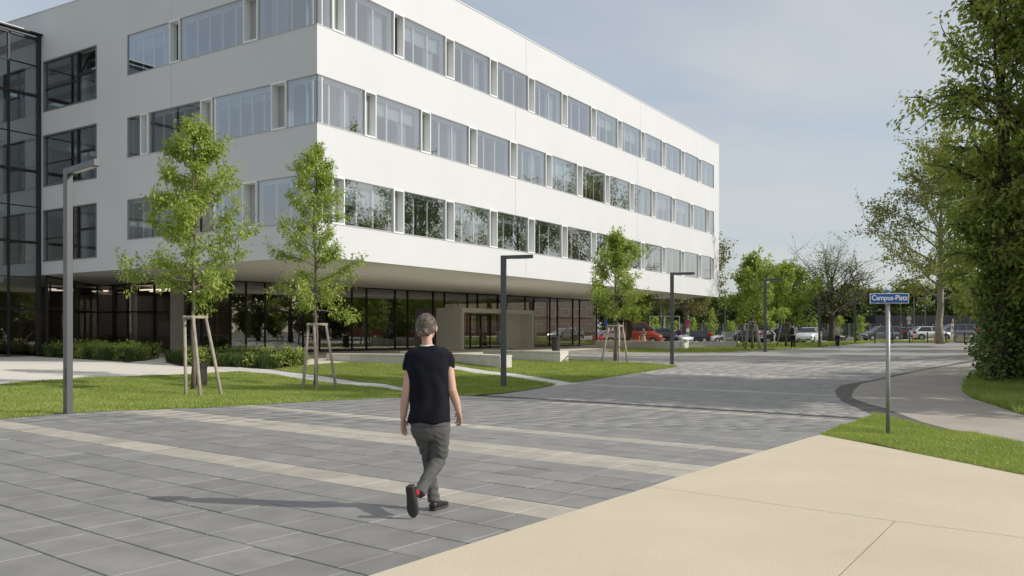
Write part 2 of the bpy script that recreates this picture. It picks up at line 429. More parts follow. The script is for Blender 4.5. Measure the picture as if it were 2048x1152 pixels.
for (y_, nc, mc, L) in rest:
    V, F = slab_mesh(L); bv, bf = buf['light' if is_light(nc) else 'dark']; b = len(bv)
    dz = rr.uniform(-.0012, .0012); sl_ = slope(nc)
    for (a, c, z) in V:
        # local x along m, local y towards -n (after the rotation)
        n_, m_ = nc - c, mc + a
        X, Y = xy(n_, m_); bv.append((X, Y, float(T(X, Y)) + .030 + z + dz))
    # row direction flips the winding
    bf += [[b + i for i in f] for f in F]
for kk in ('dark', 'light'):
    o = link('slab_field', np_mesh('slab_field', buf[kk][0], buf[kk][1], M['slab_%s_isl' % kk]), plaza)
    tag(o, kind='stuff')
# pale sand standing in the cross joints of each row, a little below the slab tops
sb = MB()
for r in range(rows):
    nc = n0 + (r + .5) * .5
    lo, hi = max(m_min(nc) - .2, -12), m_max(nc)
    k = max(1, int((hi - lo) / 1.5))
    for q in range(k):
        a, b = lo + (hi - lo) * q / k, lo + (hi - lo) * (q + 1) / k
        P = [xy(nc - .238, a), xy(nc - .238, b), xy(nc + .238, b), xy(nc + .238, a)]
        sb.quad(*[(p[0], p[1], float(T(*p)) + .0262) for p in P[::-1]])
o = sb.build('joint_sand', M['joint_sand'], plaza); tag(o, kind='stuff')
# pavers beyond the drain: low stones in courses as far as they can be told apart
pv = []; pf = []; lv = []; lfc = []
n = 19.35
while n < 46:
    wn = .26 if n < 32 else .4
    hi_lawn = 40
    m = -14 + rr.random() * .4
    light = 24.6 <= n < 25.1 or 31.3 <= n < 31.9 or 38 <= n < 38.8 or 41.6 <= n < 42.6
    while m < 30:
        L = .52 if n < 32 else .8
        mc = m + L / 2; m += L
        x, y = xy(n + wn / 2, mc)
        px = 1024 + x / y * FPX
        if px < 960 or px > 2000: continue
        V, F = slab_mesh(L, wn, .016)
        tv, tf = (lv, lfc) if light else (pv, pf)
        b = len(tv); dz = rr.uniform(-.001, .001)
        for (a, c, z) in V:
            X, Y = xy(n + wn / 2 - c, mc + a); tv.append((X, Y, float(T(X, Y)) + .014 + z + dz))
        tf += [[b + i for i in f] for f in F]
    n += wn
M['paver_isl'] = slabmat('plaza_paver_isl', (.30, .287, .268), 'isl'); M['paver_light'] = slabmat('light_paver_isl', (.40, .378, .34), 'isl')
tag(link('paver_field', np_mesh('paver_field', pv, pf, M['paver_isl']), plaza_far), kind='stuff')
tag(link('paver_field', np_mesh('paver_field', lv, lfc, M['paver_light']), plaza_far), kind='stuff')
# far light bands crossing the plaza
for k, (y0, y1) in enumerate(((722, 726), (708.5, 710))):
    pass
# drain: slotted dark channel in the valley line
dr = MB()
mm = m_min(19) - .3
while mm < 21:
    P = [xy(19.08, mm), xy(19.08, mm + 1), xy(19.2, mm + 1), xy(19.2, mm)]
    dr.quad(*[(p[0], p[1], float(T(*p)) + .012) for p in P[::-1]]); mm += 1
tag(S(dr.build('drain_channel', M['joint_dark'])), 'dark slotted drain channel crossing the plaza')
# beige pavement in three cast panels with open joints
def ext(a, b, d):
    v = Vector((b[0] - a[0], b[1] - a[1])); v.normalize(); return (b[0] + v.x * d, b[1] + v.y * d)
beige = S(sheet('beige_pavement', [(G(735, 1152)[0] + .3, G(735, 1152)[1] + .1), (G(1640, 874)[0] + .02, G(1640, 874)[1] - .25), (G(2048, 957)[0], G(2048, 957)[1] - .2), (14, 5.5), (14, 0), (-3, 0), (-1.5, 3.6)], .034, M['joint_beige']))
E0, E1 = G(735, 1152), G(1640, 874); E00 = ext(E1, E0, 4.5)
g1, g2 = G(1640, 874), G(2048, 957); gR = ext(g1, g2, 9)
J0, J1, J2 = G(1300, 981), G(1790, 1052), G(2048, 1086); JR = ext(J1, J2, 9); K1 = G(1690, 1152); KB = ext(J1, K1, 5)
def shrink(poly, d):
    c = Vector((sum(p[0] for p in poly) / len(poly), sum(p[1] for p in poly) / len(poly)))
    out = []
    n = len(poly)
    ar = sum(poly[i][0] * poly[(i + 1) % n][1] - poly[(i + 1) % n][0] * poly[i][1] for i in range(n))
    sgn = 1 if ar > 0 else -1
    for i in range(n):
        p0, p1, p2 = [Vector(poly[(i + k) % n][:2]) for k in (-1, 0, 1)]
        e1 = (p1 - p0).normalized(); e2 = (p2 - p1).normalized()
        n1 = Vector((-e1.y, e1.x)) * sgn; n2 = Vector((-e2.y, e2.x)) * sgn
        k = 1 + n1.dot(n2)
        out.append(tuple(p1 + (n1 + n2) * (d / max(k, .2))))
    return out
panels = [[J0, E1, g2, gR, JR, J2, J1], [E00, J0, J1, K1, KB], [KB, K1, J1, J2, JR, (JR[0], KB[1])]]
for p in panels:
    p = shrink(p, .0035)
    sheet('pavement_panel', p, .0385, M['beige'], beige)
# lawns, paths, forecourt
P_ = lambda *q: [G(*p) for p in q]
lawn1 = P_((-500, 862), (0, 842), (130, 830), (420, 818), (812, 796.5), (800, 784), (770, 779), (672, 770), (606, 761), (549, 751.5), (471, 745), (314, 753), (157, 759), (0, 771), (-500, 800))
lawn2 = P_((826, 796), (1010, 788), (1112, 770.5), (1030, 757), (909, 741), (850, 733), (700, 726), (600, 733), (545, 741), (650, 754), (770, 769), (812, 778))
lawn3 = P_((1146, 767), (1240, 752), (1342, 736.5), (1357, 733), (1300, 728), (1200, 722.5), (1120, 718), (1020, 714), (900, 715), (880, 727), (909, 732), (1030, 748))
lawnR = P_((1640, 874), (1748, 831), (1790, 839), (1847, 857), (1944, 873), (2048, 893), (2300, 945), (2300, 1012), (2048, 957), (1861, 918), (1750, 893.5))
hedge_strip = P_((2300, 885), (2048, 832), (1990, 813), (1945, 799), (1924, 784), (1930, 767), (1962, 740), (1985, 725), (2200, 722), (2600, 760))
lawnF = P_((1215, 704), (1300, 704.8), (1455, 704.5), (1600, 697), (1700, 689), (1762, 684.5), (1700, 683.8), (1560, 685), (1480, 686.5), (1380, 689), (1330, 694), (1240, 699))
stripF = P_((1700, 683.4), (1770, 683.6), (2080, 684), (2080, 679.5), (1900, 680), (1790, 681.5))
S(tag(sheet('forecourt', P_((-700, 800), (0, 770), (157, 758), (314, 752), (471, 744), (549, 750), (640, 735), (700, 724), (905, 714), (1010, 712)) + [(16, 82), (-2, 100), (-70, 90), (-60, 30)], .012, M['forecourt']), 'pale concrete forecourt under and beside the white building'))
S(tag(sheet('path', P_((430, 735), (540, 739.5), (650, 753), (770, 768), (830, 777), (860, 795), (800, 799), (672, 771.5), (606, 762), (518, 752.5), (463, 744.5)), .018, M['pathconc']), 'pale concrete path between the two left lawns'))
S(tag(sheet('path', P_((850, 722), (909, 731.5), (1030, 747), (1160, 768), (1108, 773), (1030, 758), (909, 741), (850, 733)), .018, M['pathconc']), 'narrow pale concrete path between the middle and right lawns'))
S(tag(sheet('lawn', lawn1, .033, M['turf']), 'turf ground of the left lawn'))
S(tag(sheet('lawn', lawn2, .033, M['turf']), 'turf ground of the middle lawn'))
S(tag(sheet('lawn', lawn3, .018, M['turf']), 'turf ground of the lawn at the concrete benches'))
S(tag(sheet('lawn', lawnR, .036, M['turf']), 'turf ground of the lawn wedge with the street sign'))
S(tag(sheet('lawn', hedge_strip, .03, M['turf']), 'turf and soil verge under the ivy-clad tree'))
S(tag(sheet('lawn', lawnF, .008, M['turf']), 'turf ground of the far lawn before the car park'))
S(tag(sheet('lawn', stripF, .008, M['turf']), 'narrow far turf strip behind the bollards'))
outer = P_((1748, 831), (1708, 814), (1684, 803), (1673, 792), (1670, 782), (1681, 772), (1743, 761), (1812, 746), (1962, 718), (2100, 700))
pathp = outer + P_((2500, 745), (2500, 1000), (2048, 894), (1944, 874), (1847, 858), (1790, 840))
S(tag(sheet('path_edge', pathp, .02, M['dark_asphalt']), 'dark asphalt edge strip curving round the path'))
inner = P_((2048, 888), (1917, 866), (1771, 819), (1715, 802), (1703, 795), (1706, 784), (1722, 769), (1788, 755), (1854, 740), (1962, 723), (2100, 706), (2500, 745), (2500, 1000))
S(tag(sheet('asphalt_path', inner, .0245, M['dusk_asphalt']), 'light grey asphalt path leading past the ivy-clad tree'))
# car park and road beyond
cp = [at(1100, 100), at(1215, 92), at(1330, 84), at(1480, 84), at(1700, 86), at(2100, 92), at(2500, 90), at(2500, 150), at(1700, 134), at(1100, 134)]
S(tag(sheet('car_park', cp, .0, M['road']), 'pale asphalt of the car park behind the plaza'))
# grass blades
def inside(poly, X, Y):
    r = np.zeros(len(X), bool); n = len(poly)
    for i in range(n):
        x0, y0 = poly[i][:2]; x1, y1 = poly[(i + 1) % n][:2]
        c = ((y0 > Y) != (y1 > Y))
        with np.errstate(divide='ignore', invalid='ignore'):
            r ^= c & (X < (x1 - x0) * (Y - y0) / (y1 - y0 + 1e-12) + x0)
    return r
M['blade'] = leafmat('grass_blades', (.20, .275, .055), (.42, .46, .14), .35, .55)
def patch(x, y, s):
    return (np.sin(x * 1.7 * s + 1.3 * np.sin(y * 1.1 * s)) + np.sin(y * 2.3 * s + 1.7 * np.sin(x * .9 * s)) + np.sin((x + y) * .61 * s)) / 3
def grass(poly, dens, h, label, seed=1, wid=.006, dz=.028):
    rg = np.random.default_rng(seed)
    xs = np.array([p[0] for p in poly]); ys = np.array([p[1] for p in poly])
    x0, x1, y0, y1 = xs.min(), xs.max(), ys.min(), ys.max()
    n = int((x1 - x0) * (y1 - y0) * dens)
    X = rg.uniform(x0, x1, n); Y = rg.uniform(y0, y1, n)
    px = 1024 + X / np.maximum(Y, .1) * FPX
    k = inside(poly, X, Y) & (Y > 2) & (px > -120) & (px < 2170)
    X, Y = X[k], Y[k]; n = len(X)
    Z = T(X, Y) + dz
    # ragged edge and clumps
    tall = np.clip(patch(X, Y, 1.0) * 1.2 + patch(X, Y, 3.1) * .6, -.5, 1.2)
    H = h * rg.uniform(.55, 1.25, n) * (1 + .45 * tall)
    a = rg.uniform(0, 2 * np.pi, n); lean = rg.uniform(.15, .9, n) * H
    d = rg.uniform(0, 2 * np.pi, n); W = wid * rg.uniform(.7, 1.3, n)
    V = np.empty((n, 3, 3), np.float32)
    V[:, 0] = np.stack([X - W * np.cos(a), Y - W * np.sin(a), Z], 1)
    V[:, 1] = np.stack([X + W * np.cos(a), Y + W * np.sin(a), Z], 1)
    V[:, 2] = np.stack([X + lean * np.cos(d), Y + lean * np.sin(d), Z + H], 1)
    o = link('grass', np_mesh('grass', V.reshape(-1, 3), np.arange(3 * n).reshape(-1, 3), M['blade']))
    return tag(o, label, 'grass', kind='stuff')
grass(lawn1, 1500, .055, 'short mown grass of the left lawn beneath the nearest young trees', 1, .008)
grass(lawn2, 900, .06, 'mown grass of the middle lawn between the pale paths', 2, .010)
grass(lawn3, 600, .065, 'mown grass of the lawn in front of the concrete benches', 3, .012, .016)
grass(lawnR, 4200, .055, 'bright grass wedge around the foot of the street sign', 4, .0055)
grass(hedge_strip, 900, .16, 'longer verge grass along the ivy hedge on the right', 5, .011)
grass(lawnF, 110, .09, 'far lawn grass under the young trees by the car park', 6, .03, .006)
grass(stripF, 90, .10, 'thin far grass strip behind the black bollards', 7, .03, .006)

# daisies scattered in the lawns
M['daisy'] = mat('daisy_white', (.75, .75, .70), .8)
def daisies(poly, n, r, label, seed):
    rg = np.random.default_rng(seed); xs = [p[0] for p in poly]; ys = [p[1] for p in poly]
    X = rg.uniform(min(xs), max(xs), n * 12); Y = rg.uniform(min(ys), max(ys), n * 12)
    k = inside(poly, X, Y) & (patch(X, Y, .8) > .1); X, Y = X[k][:n], Y[k][:n]; Z = T(X, Y) + .028 + .05
    b_ = MB()
    for x, y, z in zip(X, Y, Z): b_.lathe([(r * .3, -.004), (r, .004), (r * .3, .007)], 6, (x, y, float(z)))
    tag(b_.build('daisies', M['daisy']), label, 'flowers', kind='stuff')
daisies(lawn1, 90, .014, 'tiny white daisies dotted over the left lawn', 5)
daisies(lawnR, 60, .010, 'tiny white daisies in the grass wedge', 6)
daisies(lawn3, 60, .02, 'tiny white daisies in the lawn before the benches', 7)
# ================================================================ WHITE BUILDING
P0 = Vector((-7.881, 34.312)); UX, UY = 0.5422, 0.8403
BROT = math.atan2(UY, UX)
def uv_of(x, y):
    dx_, dy_ = x - P0.x, y - P0.y
    return dx_ * UX + dy_ * UY, -dx_ * UY + dy_ * UX
def world_uv(u, v): return P0.x + u * UX - v * UY, P0.y + u * UY + v * UX
UND, ROOF, UEND, VEND = 4.61, 18.06, 48.2, 40.0
B = empty('university_building', (P0.x, P0.y, 0), BROT)
tag(B, 'white four-storey campus building with ribbon windows and overhanging upper floors', 'building')
BANDS = [(6.04, 8.0), (10.04, 12.0), (14.04, 16.0)]
TH = .38
VL = 12.95                          # where the ribbon windows of the left front end
def panel(u0, u1, v0, v1, z0, z1, m='render', name='facade_panel'):
    return MB().box(u0, u1, v0, v1, z0, z1).build(name, M[m], B)
g = .009
# right front: spandrels split at the expansion joints
levels = [(UND, 6.04), (8.0, 10.04), (12.0, 14.04), (16.0, ROOF)]
cuts = [[0, 16.0, 33.0, UEND], [0, 14.9, 31.0, UEND], [0, 14.9, 31.0, UEND], [0, 16.0, 31.5, UEND]]
for (z0, z1), cs in zip(levels, cuts):
    for i in range(len(cs) - 1):
        u0 = cs[i] + (g if i else 0); u1 = cs[i + 1] - (g if i < len(cs) - 2 else 0)
        MB().box(u0, u1, 0, TH, z0, z1).build('facade_panel', M['render'], B)
    for c in cs[1:-1]: MB().box(c - g, c + g, .02, TH - .02, z0 + .005, z1 - .005).build('expansion_joint', M['joint'], B)
for (z0, z1) in BANDS: panel(46.9, UEND, 0, TH, z0, z1, name='pier')
# left front (in shade): spandrels beside the ribbon windows, then wall with three large windows
def lroof(v): return ROOF + .032 * max(v, 0)
for (z0, z1) in levels:
    for v0, v1 in ((TH, 9.45), (9.45, VL)):
        a, b = v0 + (g if v0 > 1 else 0), v1 - (g if v1 < 10 else 0)
        if z1 == ROOF:
            q = MB().box(0, TH, a, b, z0, z1); q.v = [(p[0], p[1], lroof(p[1]) if p[2] == ROOF else p[2]) for p in q.v]; q.build('facade_panel', M['render'], B)
        else: panel(0, TH, a, b, z0, z1)
    MB().box(.02, TH - .02, 9.45 - g, 9.45 + g, z0 + .005, z1 - .005).build('expansion_joint', M['joint'], B)
WL = [(15.5, 20.45), (22.3, 24.6)]
WZ = [(5.3, 8.05), (9.3, 12.05), (13.3, 16.0)]
q = MB().box(0, TH, VL, WL[0][0], UND, ROOF); q.v = [(p[0], p[1], lroof(p[1]) if p[2] == ROOF else p[2]) for p in q.v]; q.build('facade_panel', M['render'], B)
q = MB().box(0, TH, WL[0][1], WL[1][0], UND, ROOF); q.v = [(p[0], p[1], lroof(p[1]) if p[2] == ROOF else p[2]) for p in q.v]; q.build('facade_panel', M['render'], B)
q = MB().box(0, TH, WL[1][1], VEND, UND, ROOF); q.v = [(p[0], p[1], lroof(p[1]) if p[2] == ROOF else p[2]) for p in q.v]; q.build('facade_panel', M['render'], B)
for (v0, v1) in WL:
    zz = [UND] + [z for w_ in WZ for z in w_] + [ROOF]
    for i in range(0, len(zz), 2):
        q = MB().box(0, TH, v0, v1, zz[i], zz[i + 1]); q.v = [(p[0], p[1], lroof(p[1]) if p[2] == ROOF else p[2]) for p in q.v]; q.build('facade_panel', M['render'], B)
# end and back walls, roof, soffit, floors
panel(UEND - TH, UEND, TH, VEND, UND, ROOF, name='end_wall')
panel(TH, UEND - TH, VEND - TH, VEND, UND, ROOF, name='back_wall')
panel(TH, UEND - TH, TH, VEND - TH, 17.2, 17.5, name='roof')
panel(TH, UEND - TH, TH, VEND - TH, UND + .004, UND + .30, 'soffit', 'soffit')
for z in (9.0, 13.0): MB().box(TH, UEND - TH, TH, VEND - TH, z - .35, z).build('floor_slab', M['inwall'], B)
MB().box(-.03, UEND + .03, -.03, TH + .03, ROOF + .002, ROOF + .045).build('parapet_cap', M['alu'], B)
q = MB().box(-.03, TH + .03, TH + .032, VEND, ROOF + .002, ROOF + .045); q.v = [(p[0], p[1], p[2] + .032 * p[1]) for p in q.v]; q.build('parapet_cap', M['alu'], B)
# rooms behind the glass: corridor walls and columns
MB().box(5.2, UEND - TH, 5.0, 5.2, 4.95, 17.2).build('corridor_wall', M['inwall'], B)
MB().box(5.0, 5.2, 5.0, VL + 1, 4.95, 17.2).build('corridor_wall', M['inwall'], B)
MB().box(TH, 5.0, VL + 1.2, VL + 1.4, 4.95, 17.2).build('partition_wall', M['inwall'], B)
for k in range(12):
    for z0, z1 in ((4.95, 8.65), (9.0, 12.65), (13.0, 17.2)):
        MB().lathe([(.19, 0), (.19, z1 - z0)], 14, (2.6 + 3.84 * k, 1.15, z0)).build('round_column', M['inwall'], B, smooth=False)
for k in range(0, 12, 2):
    for z0, z1 in ((4.95, 8.65), (9.0, 12.65), (13.0, 17.2)):
        MB().box(2.2 + 3.84 * k, 2.3 + 3.84 * k, .8, 5.0, z0, z1).build('partition_wall', M['inwall'], B)
# vents and windows
def vent(a0, a1, z0, z1, side, open_=False):
    """narrow ventilation niche: pale frame, recessed panel. side R: a along u, side L: a along v"""
    def bx(mb, a_0, a_1, d0, d1, zz0, zz1):
        if side == 'R': mb.box(a_0, a_1, d0, d1, zz0, zz1)
        else: mb.box(d0, d1, a_0, a_1, zz0, zz1)
    f = MB(); t = .055
    bx(f, a0, a0 + t, -.03, .42, z0 - .02, z1 + .02); bx(f, a1 - t, a1, -.03, .42, z0 - .02, z1 + .02)
    bx(f, a0 + t, a1 - t, -.03, .42, z0 - .02, z0 + t); bx(f, a0 + t, a1 - t, -.03, .42, z1 - t, z1 + .02)
    o = f.build('ventilation_niche', M['alu'], B)
    p = MB(); mid = (a0 + a1) / 2
    bx(p, a0 + t, mid - .004, .34, .38, z0 + t, z1 - t); bx(p, mid + .004, a1 - t, .34, .38, z0 + t, z1 - t)
    if open_: 
        p = MB(); bx(p, a0 + t, mid + .12, .36, .40, z0 + t, z1 - t)
        k = MB(); bx(k, mid + .12, a1 - t, .36, .40, z0 + t, z1 - t); k.build('vent_opening', M['black'], o)
    p.build('vent_panel', M['ventpanel'], o)
    return o
def window(a0, a1, z0, z1, side, seed):
    """double-skin window: outer pane, inner frame with white mullions, inner panes"""
    r_ = random.Random(seed)
    def bx(mb, a_0, a_1, d0, d1, zz0, zz1):
        if side == 'R': mb.box(a_0, a_1, d0, d1, zz0, zz1)
        else: mb.box(d0, d1, a_0, a_1, zz0, zz1)
    f = MB(); t = .03
    bx(f, a0, a1, .03, .10, z0, z0 + t)
    o = f.build('window', M['alu_grey'], B); f = MB(); bx(f, a0, a1, .03, .10, z1 - t, z1); f.build('head_rail', M['alu_grey'], o)
    p = MB()
    if side == 'R': p.quad((a0, .05, z0 + t), (a1, .05, z0 + t), (a1, .05, z1 - t), (a0, .05, z1 - t))
    else: p.quad((.05, a1, z0 + t), (.05, a0, z0 + t), (.05, a0, z1 - t), (.05, a1, z1 - t))
    p.build('pane', M['glass'], o)
    # inner frame
    e = MB(); w_ = a1 - a0; d0, d1 = .30, .37
    bx(e, a0, a1, d0, d1, z0, z0 + .08); e.build('inner_sill', M['alu'], o)
    e = MB(); bx(e, a0, a1, d0, d1, z1 - .16, z1); e.build('inner_head', M['alu'], o)
    n = max(1, int(round(w_ / (1.0 if side == 'R' else .85))))
    for i in range(n + 1):
        c = a0 + w_ * i / n
        m_ = MB(); hw = .045
        lo, hi = max(a0, c - hw), min(a1, c + hw)
        if hi - lo > .02:
            bx(m_, lo, hi, d0 - .002, d1 + .002, z0 + .08, z1 - .16); m_.build('mullion', M['alu'], o)
    for i in range(n):
        p = MB(); b0_, b1_ = a0 + w_ * i / n + .045, a0 + w_ * (i + 1) / n - .045
        if side == 'R': p.quad((b0_, .335, z0 + .08), (b1_, .335, z0 + .08), (b1_, .335, z1 - .16), (b0_, .335, z1 - .16))
        else: p.quad((.335, b1_, z0 + .08), (.335, b0_, z0 + .08), (.335, b0_, z1 - .16), (.335, b1_, z1 - .16))
        p.build('inner_pane', M['glass_in'], o)
    if r_.random() < .38:       # a roller blind let down part of the way
        zb = z1 - .16 - (z1 - z0) * r_.uniform(.12, .5); bl = MB(); bx(bl, a0 + .06, a1 - .06, .42, .425, zb, z1 - .05); bl.build('roller_blind', M['curtain'], o)
    if r_.random() < .55:      # a drawn curtain
        c0 = a0 + (.1 if r_.random() < .5 else w_ * .62); c1 = c0 + w_ * r_.uniform(.18, .32)
        cu = MB(); k = 14
        for i in range(k):
            x0_, x1_ = c0 + (c1 - c0) * i / k, c0 + (c1 - c0) * (i + 1) / k; y0_, y1_ = .5 + .04 * (i % 2), .5 + .04 * ((i + 1) % 2)
            if side == 'R': cu.quad((x0_, y0_, z0), (x1_, y1_, z0), (x1_, y1_, z1 - .02), (x0_, y0_, z1 - .02))
            else: cu.quad((y1_, x1_, z0), (y0_, x0_, z0), (y0_, x0_, z1 - .02), (y1_, x1_, z1 - .02))
        cu.build('curtain', M['curtain'], o)
    return o
STEP = 3.84
for bi, (z0, z1) in enumerate(BANDS):
    off = .84 if bi != 1 else 2.8
    vents = [(off + STEP * k, off + STEP * k + .72) for k in range(12)]
    if bi == 0: vents.append((46.2, 46.9))
    a = .0
    for i, (v0, v1) in enumerate(vents):
        if v0 > a + .05: window(a if i else .05, v0, z0, z1, 'R', bi * 50 + i)
        vent(v0, v1, z0, z1, 'R', open_=(bi == 2 and i == 1)); a = v1
    if a < 46.85: window(a, 46.9, z0, z1, 'R', bi * 50 + 30)
    lv_ = [[(3.6, 4.5)], [(1.8, 2.7), (6.55, 7.35), (11.25, 11.85)], [(3.55, 4.45), (8.85, 9.6)]][bi]
    a = .05
    for i, (v0, v1) in enumerate(lv_):
        window(a, v0, z0, z1, 'L', 300 + bi * 20 + i); vent(v0, v1, z0, z1, 'L', open_=(bi == 2 and i == 1)); a = v1
    window(a, VL - .05, z0, z1, 'L', 340 + bi)
    MB().box(.03, .06, .03, .06, z0, z1).build('corner_joint', M['darkmetal'], B)
    # grey sill line under each band and dark shadow gap over it
    MB().box(-.012, 46.9, -.012, .1, z0 - .03, z0 - .002).build('sill', M['alu_grey'], B)
    MB().box(-.012, .1, .102, VL, z0 - .03, z0 - .002).build('sill', M['alu_grey'], B)
    MB().box(.0, .3, VL - .05, VL - .004, z0, z1).build('reveal', M['alu_grey'], B)
# large dark-framed windows on the left front
for (v0, v1) in WL:
    for (z0, z1) in WZ:
        f = MB(); t = .06
        f.box(-.03, .2, v0, v0 + t, z0, z1).box(-.03, .2, v1 - t, v1, z0, z1).box(-.03, .2, v0 + t, v1 - t, z0, z0 + t).box(-.03, .2, v0 + t, v1 - t, z1 - t, z1)
        o = f.build('window', M['winframe'], B)
        sp = v0 + (v1 - v0) * .36
        k = MB().box(.03, .17, sp - .07, sp + .07, z0 + t, z1 - t); k.build('mullion', M['darkmetal'], o)
        zt = z0 + (z1 - z0) * .45
        MB().box(.05, .15, sp + .07, v1 - t, zt - .025, zt + .025).build('transom', M['darkmetal'], o)
        zs = z0 + (z1 - z0) * .55
        MB().box(.04, .16, v0 + t, sp - .07, zs - .06, zs + .06).build('transom', M['darkmetal'], o)
        for (a0, a1, y0, y1) in ((v0 + t, sp - .07, z0 + t, zs - .06), (v0 + t, sp - .07, zs + .06, z1 - t), (sp + .07, v1 - t, z0 + t, zt - .025), (sp + .07, v1 - t, zt + .025, z1 - t)):
            if z0 == 13.3 and v0 == 15.5 and a0 == v0 + t and y0 > zs:     # the tilted vent sash
                Mt = Matrix.Translation((.1, 0, y0)) @ Matrix.Rotation(R(24), 4, 'Y'); hh_ = (y1 - y0) * .98
                q = MB(); q.box(0, .05, a0, a0 + .08, 0, hh_, M=Mt).box(0, .05, a1 - .08, a1, 0, hh_, M=Mt).box(0, .05, a0 + .08, a1 - .08, 0, .08, M=Mt).box(0, .05, a0 + .08, a1 - .08, hh_ - .08, hh_, M=Mt); ts_f = q.build('tilted_sash', M['darkmetal'], o)
                MB().quad(*[Mt @ Vector(p) for p in ((.025, a1 - .08, .08), (.025, a0 + .08, .08), (.025, a0 + .08, hh_ - .08), (.025, a1 - .08, hh_ - .08))]).build('sash_pane', M['glass_blue'], o)
                continue
            MB().quad((.09, a1, y0), (.09, a0, y0), (.09, a0, y1), (.09, a1, y1)).build('pane', M['glass_blue'], o)
# stairwell hall behind these windows
MB().box(6.0, 6.2, VL + 1.4, VEND - 1, 4.95, 17.2).build('hall_wall', M['inwall'], B)
for z0, z1 in ((4.95, 8.65), (9.0, 12.65), (13.0, 17.2)):
    MB().lathe([(.24, 0), (.24, z1 - z0)], 16, (1.3, 18.6, z0)).build('round_column', M['inwall'], B)
    MB().box(2.2, 2.6, VL + 1.4, VEND - 1, z0 + 1.0, z0 + 1.1).build('handrail', M['darkmetal'], B)
# ---- ground floor
CA, CB = (8.6, 16.0), (48.1, 12.0)
BA, AA = (7.6, 28.0), (.45, 20.95)
def seg_at(px, a, b):
    """parameter along the glass line a-b (in u, v) seen at photo column px"""
    s = (px - 1024) / FPX
    wa, wb = world_uv(*a), world_uv(*b)
    dx_, dy_ = wb[0] - wa[0], wb[1] - wa[1]
    return (s * wa[1] - wa[0]) / (dx_ - s * dy_)
def lerp(a, b, t): return (a[0] + (b[0] - a[0]) * t, a[1] + (b[1] - a[1]) * t)
def glazing(a, b, ts, transoms, m_glass='glass_dark', frame='darkmetal', top=UND, bot=FLOOR + .02):
    L = math.hypot(b[0] - a[0], b[1] - a[1]); d = ((b[0] - a[0]) / L, (b[1] - a[1]) / L); nrm = (d[1], -d[0])
    def bar(t, z0, z1, w_, dep):
        p = lerp(a, b, t); q = [(p[0] + d[0] * i + nrm[0] * j, p[1] + d[1] * i + nrm[1] * j) for i, j in ((-w_, -dep), (w_, -dep), (w_, dep), (-w_, dep))]
        MB().prism(q, z0, z1).build('mullion', M[frame], B)
    for i, t in enumerate(ts): bar(t, bot, top, .035, .07)
    for i in range(len(ts) - 1):
        p, q = lerp(a, b, ts[i]), lerp(a, b, ts[i + 1])
        zs = [bot] + transoms[i % len(transoms)] + [top]
        for k in range(len(zs) - 1):
            MB().quad((p[0], p[1], zs[k]), (q[0], q[1], zs[k]), (q[0], q[1], zs[k + 1]), (p[0], p[1], zs[k + 1])).build('glass_pane', M[m_glass], B)
        for z in zs[1:-1]:
            w_ = ts[i + 1] - ts[i]; s0 = lerp(a, b, ts[i] + .04 / L); s1 = lerp(a, b, ts[i + 1] - .04 / L)
            MB().prism([(s0[0] + nrm[0] * .05, s0[1] + nrm[1] * .05), (s1[0] + nrm[0] * .05, s1[1] + nrm[1] * .05), (s1[0] - nrm[0] * .05, s1[1] - nrm[1] * .05), (s0[0] - nrm[0] * .05, s0[1] - nrm[1] * .05)], z - .03, z + .03).build('transom', M[frame], B)
    # base and head rails
    for z0, z1 in ((bot - .02, bot + .10), (top - .07, top - .004)):
        MB().prism([(a[0] + nrm[0] * .078, a[1] + nrm[1] * .078), (b[0] + nrm[0] * .078, b[1] + nrm[1] * .078), (b[0] - nrm[0] * .078, b[1] - nrm[1] * .078), (a[0] - nrm[0] * .078, a[1] - nrm[1] * .078)], z0, z1).build('rail', M[frame], B)
ms = [492, 530, 606, 639, 704, 733, 790, 815, 866, 889, 934.5, 955, 995, 1013, 1050, 1067, 1099.6, 1114.7, 1145.5, 1159]
ts = [0] + [seg_at(p, CA, CB) for p in ms] + [1.0]
glazing(CA, CB, ts, [[2.85], [1.25], [2.85], [1.25]])
tb = [0] + [seg_at(p, CA, BA) for p in (403, 366, 309, 256, 227)] + [1.0]
glazing(BA, CA, [1 - t for t in tb][::-1], [[2.85]])
glazing(AA, BA, [0, .5, 1.0], [[2.85]])
# glazing along the building's far end, so the hall is closed
glazing(CB, (48.1, 34), [0, .25, .5, .75, 1], [[2.85]])
# hall interior
MB().prism([CA, CB, (48.0, 38), (.6, 38), AA, BA], FLOOR - .1, FLOOR + .012).build('hall_floor', M['infloor'], B)
MB().box(14, 40, 24.0, 24.3, FLOOR, UND).build('hall_wall', M['inwood'], B)
MB().box(8.8, 14, 29.5, 29.8, FLOOR, UND).build('hall_wall', M['inwood'], B)
MB().box(.6, 8.6, 33, 33.3, FLOOR, UND).build('hall_wall', M['inwood'], B)
MB().box(1, 40, 37.0, 37.3, FLOOR, UND).build('hall_wall', M['inwood'], B)
for (u_, v_) in ((12, 18.5), (18, 18), (24, 17.4), (30, 16.8), (36, 16.2), (42, 15.6), (10.5, 23), (10.2, 28)):
    MB().lathe([(.22, FLOOR), (.22, UND)], 16, (u_, v_, 0)).build('hall_column', M['concrete'], B, smooth=False)
for (u_, v_) in ((9.6, 25.5), (9.8, 24), (11, 26.5), (11.3, 24.8), (12.5, 23), (13, 25.5), (9, 30), (7, 30.5)):
    MB().box(u_ - .1, u_ + .1, v_ - .8, v_ + .8, UND - .3, UND - .22).build('strip_light', M['striplight'], B)
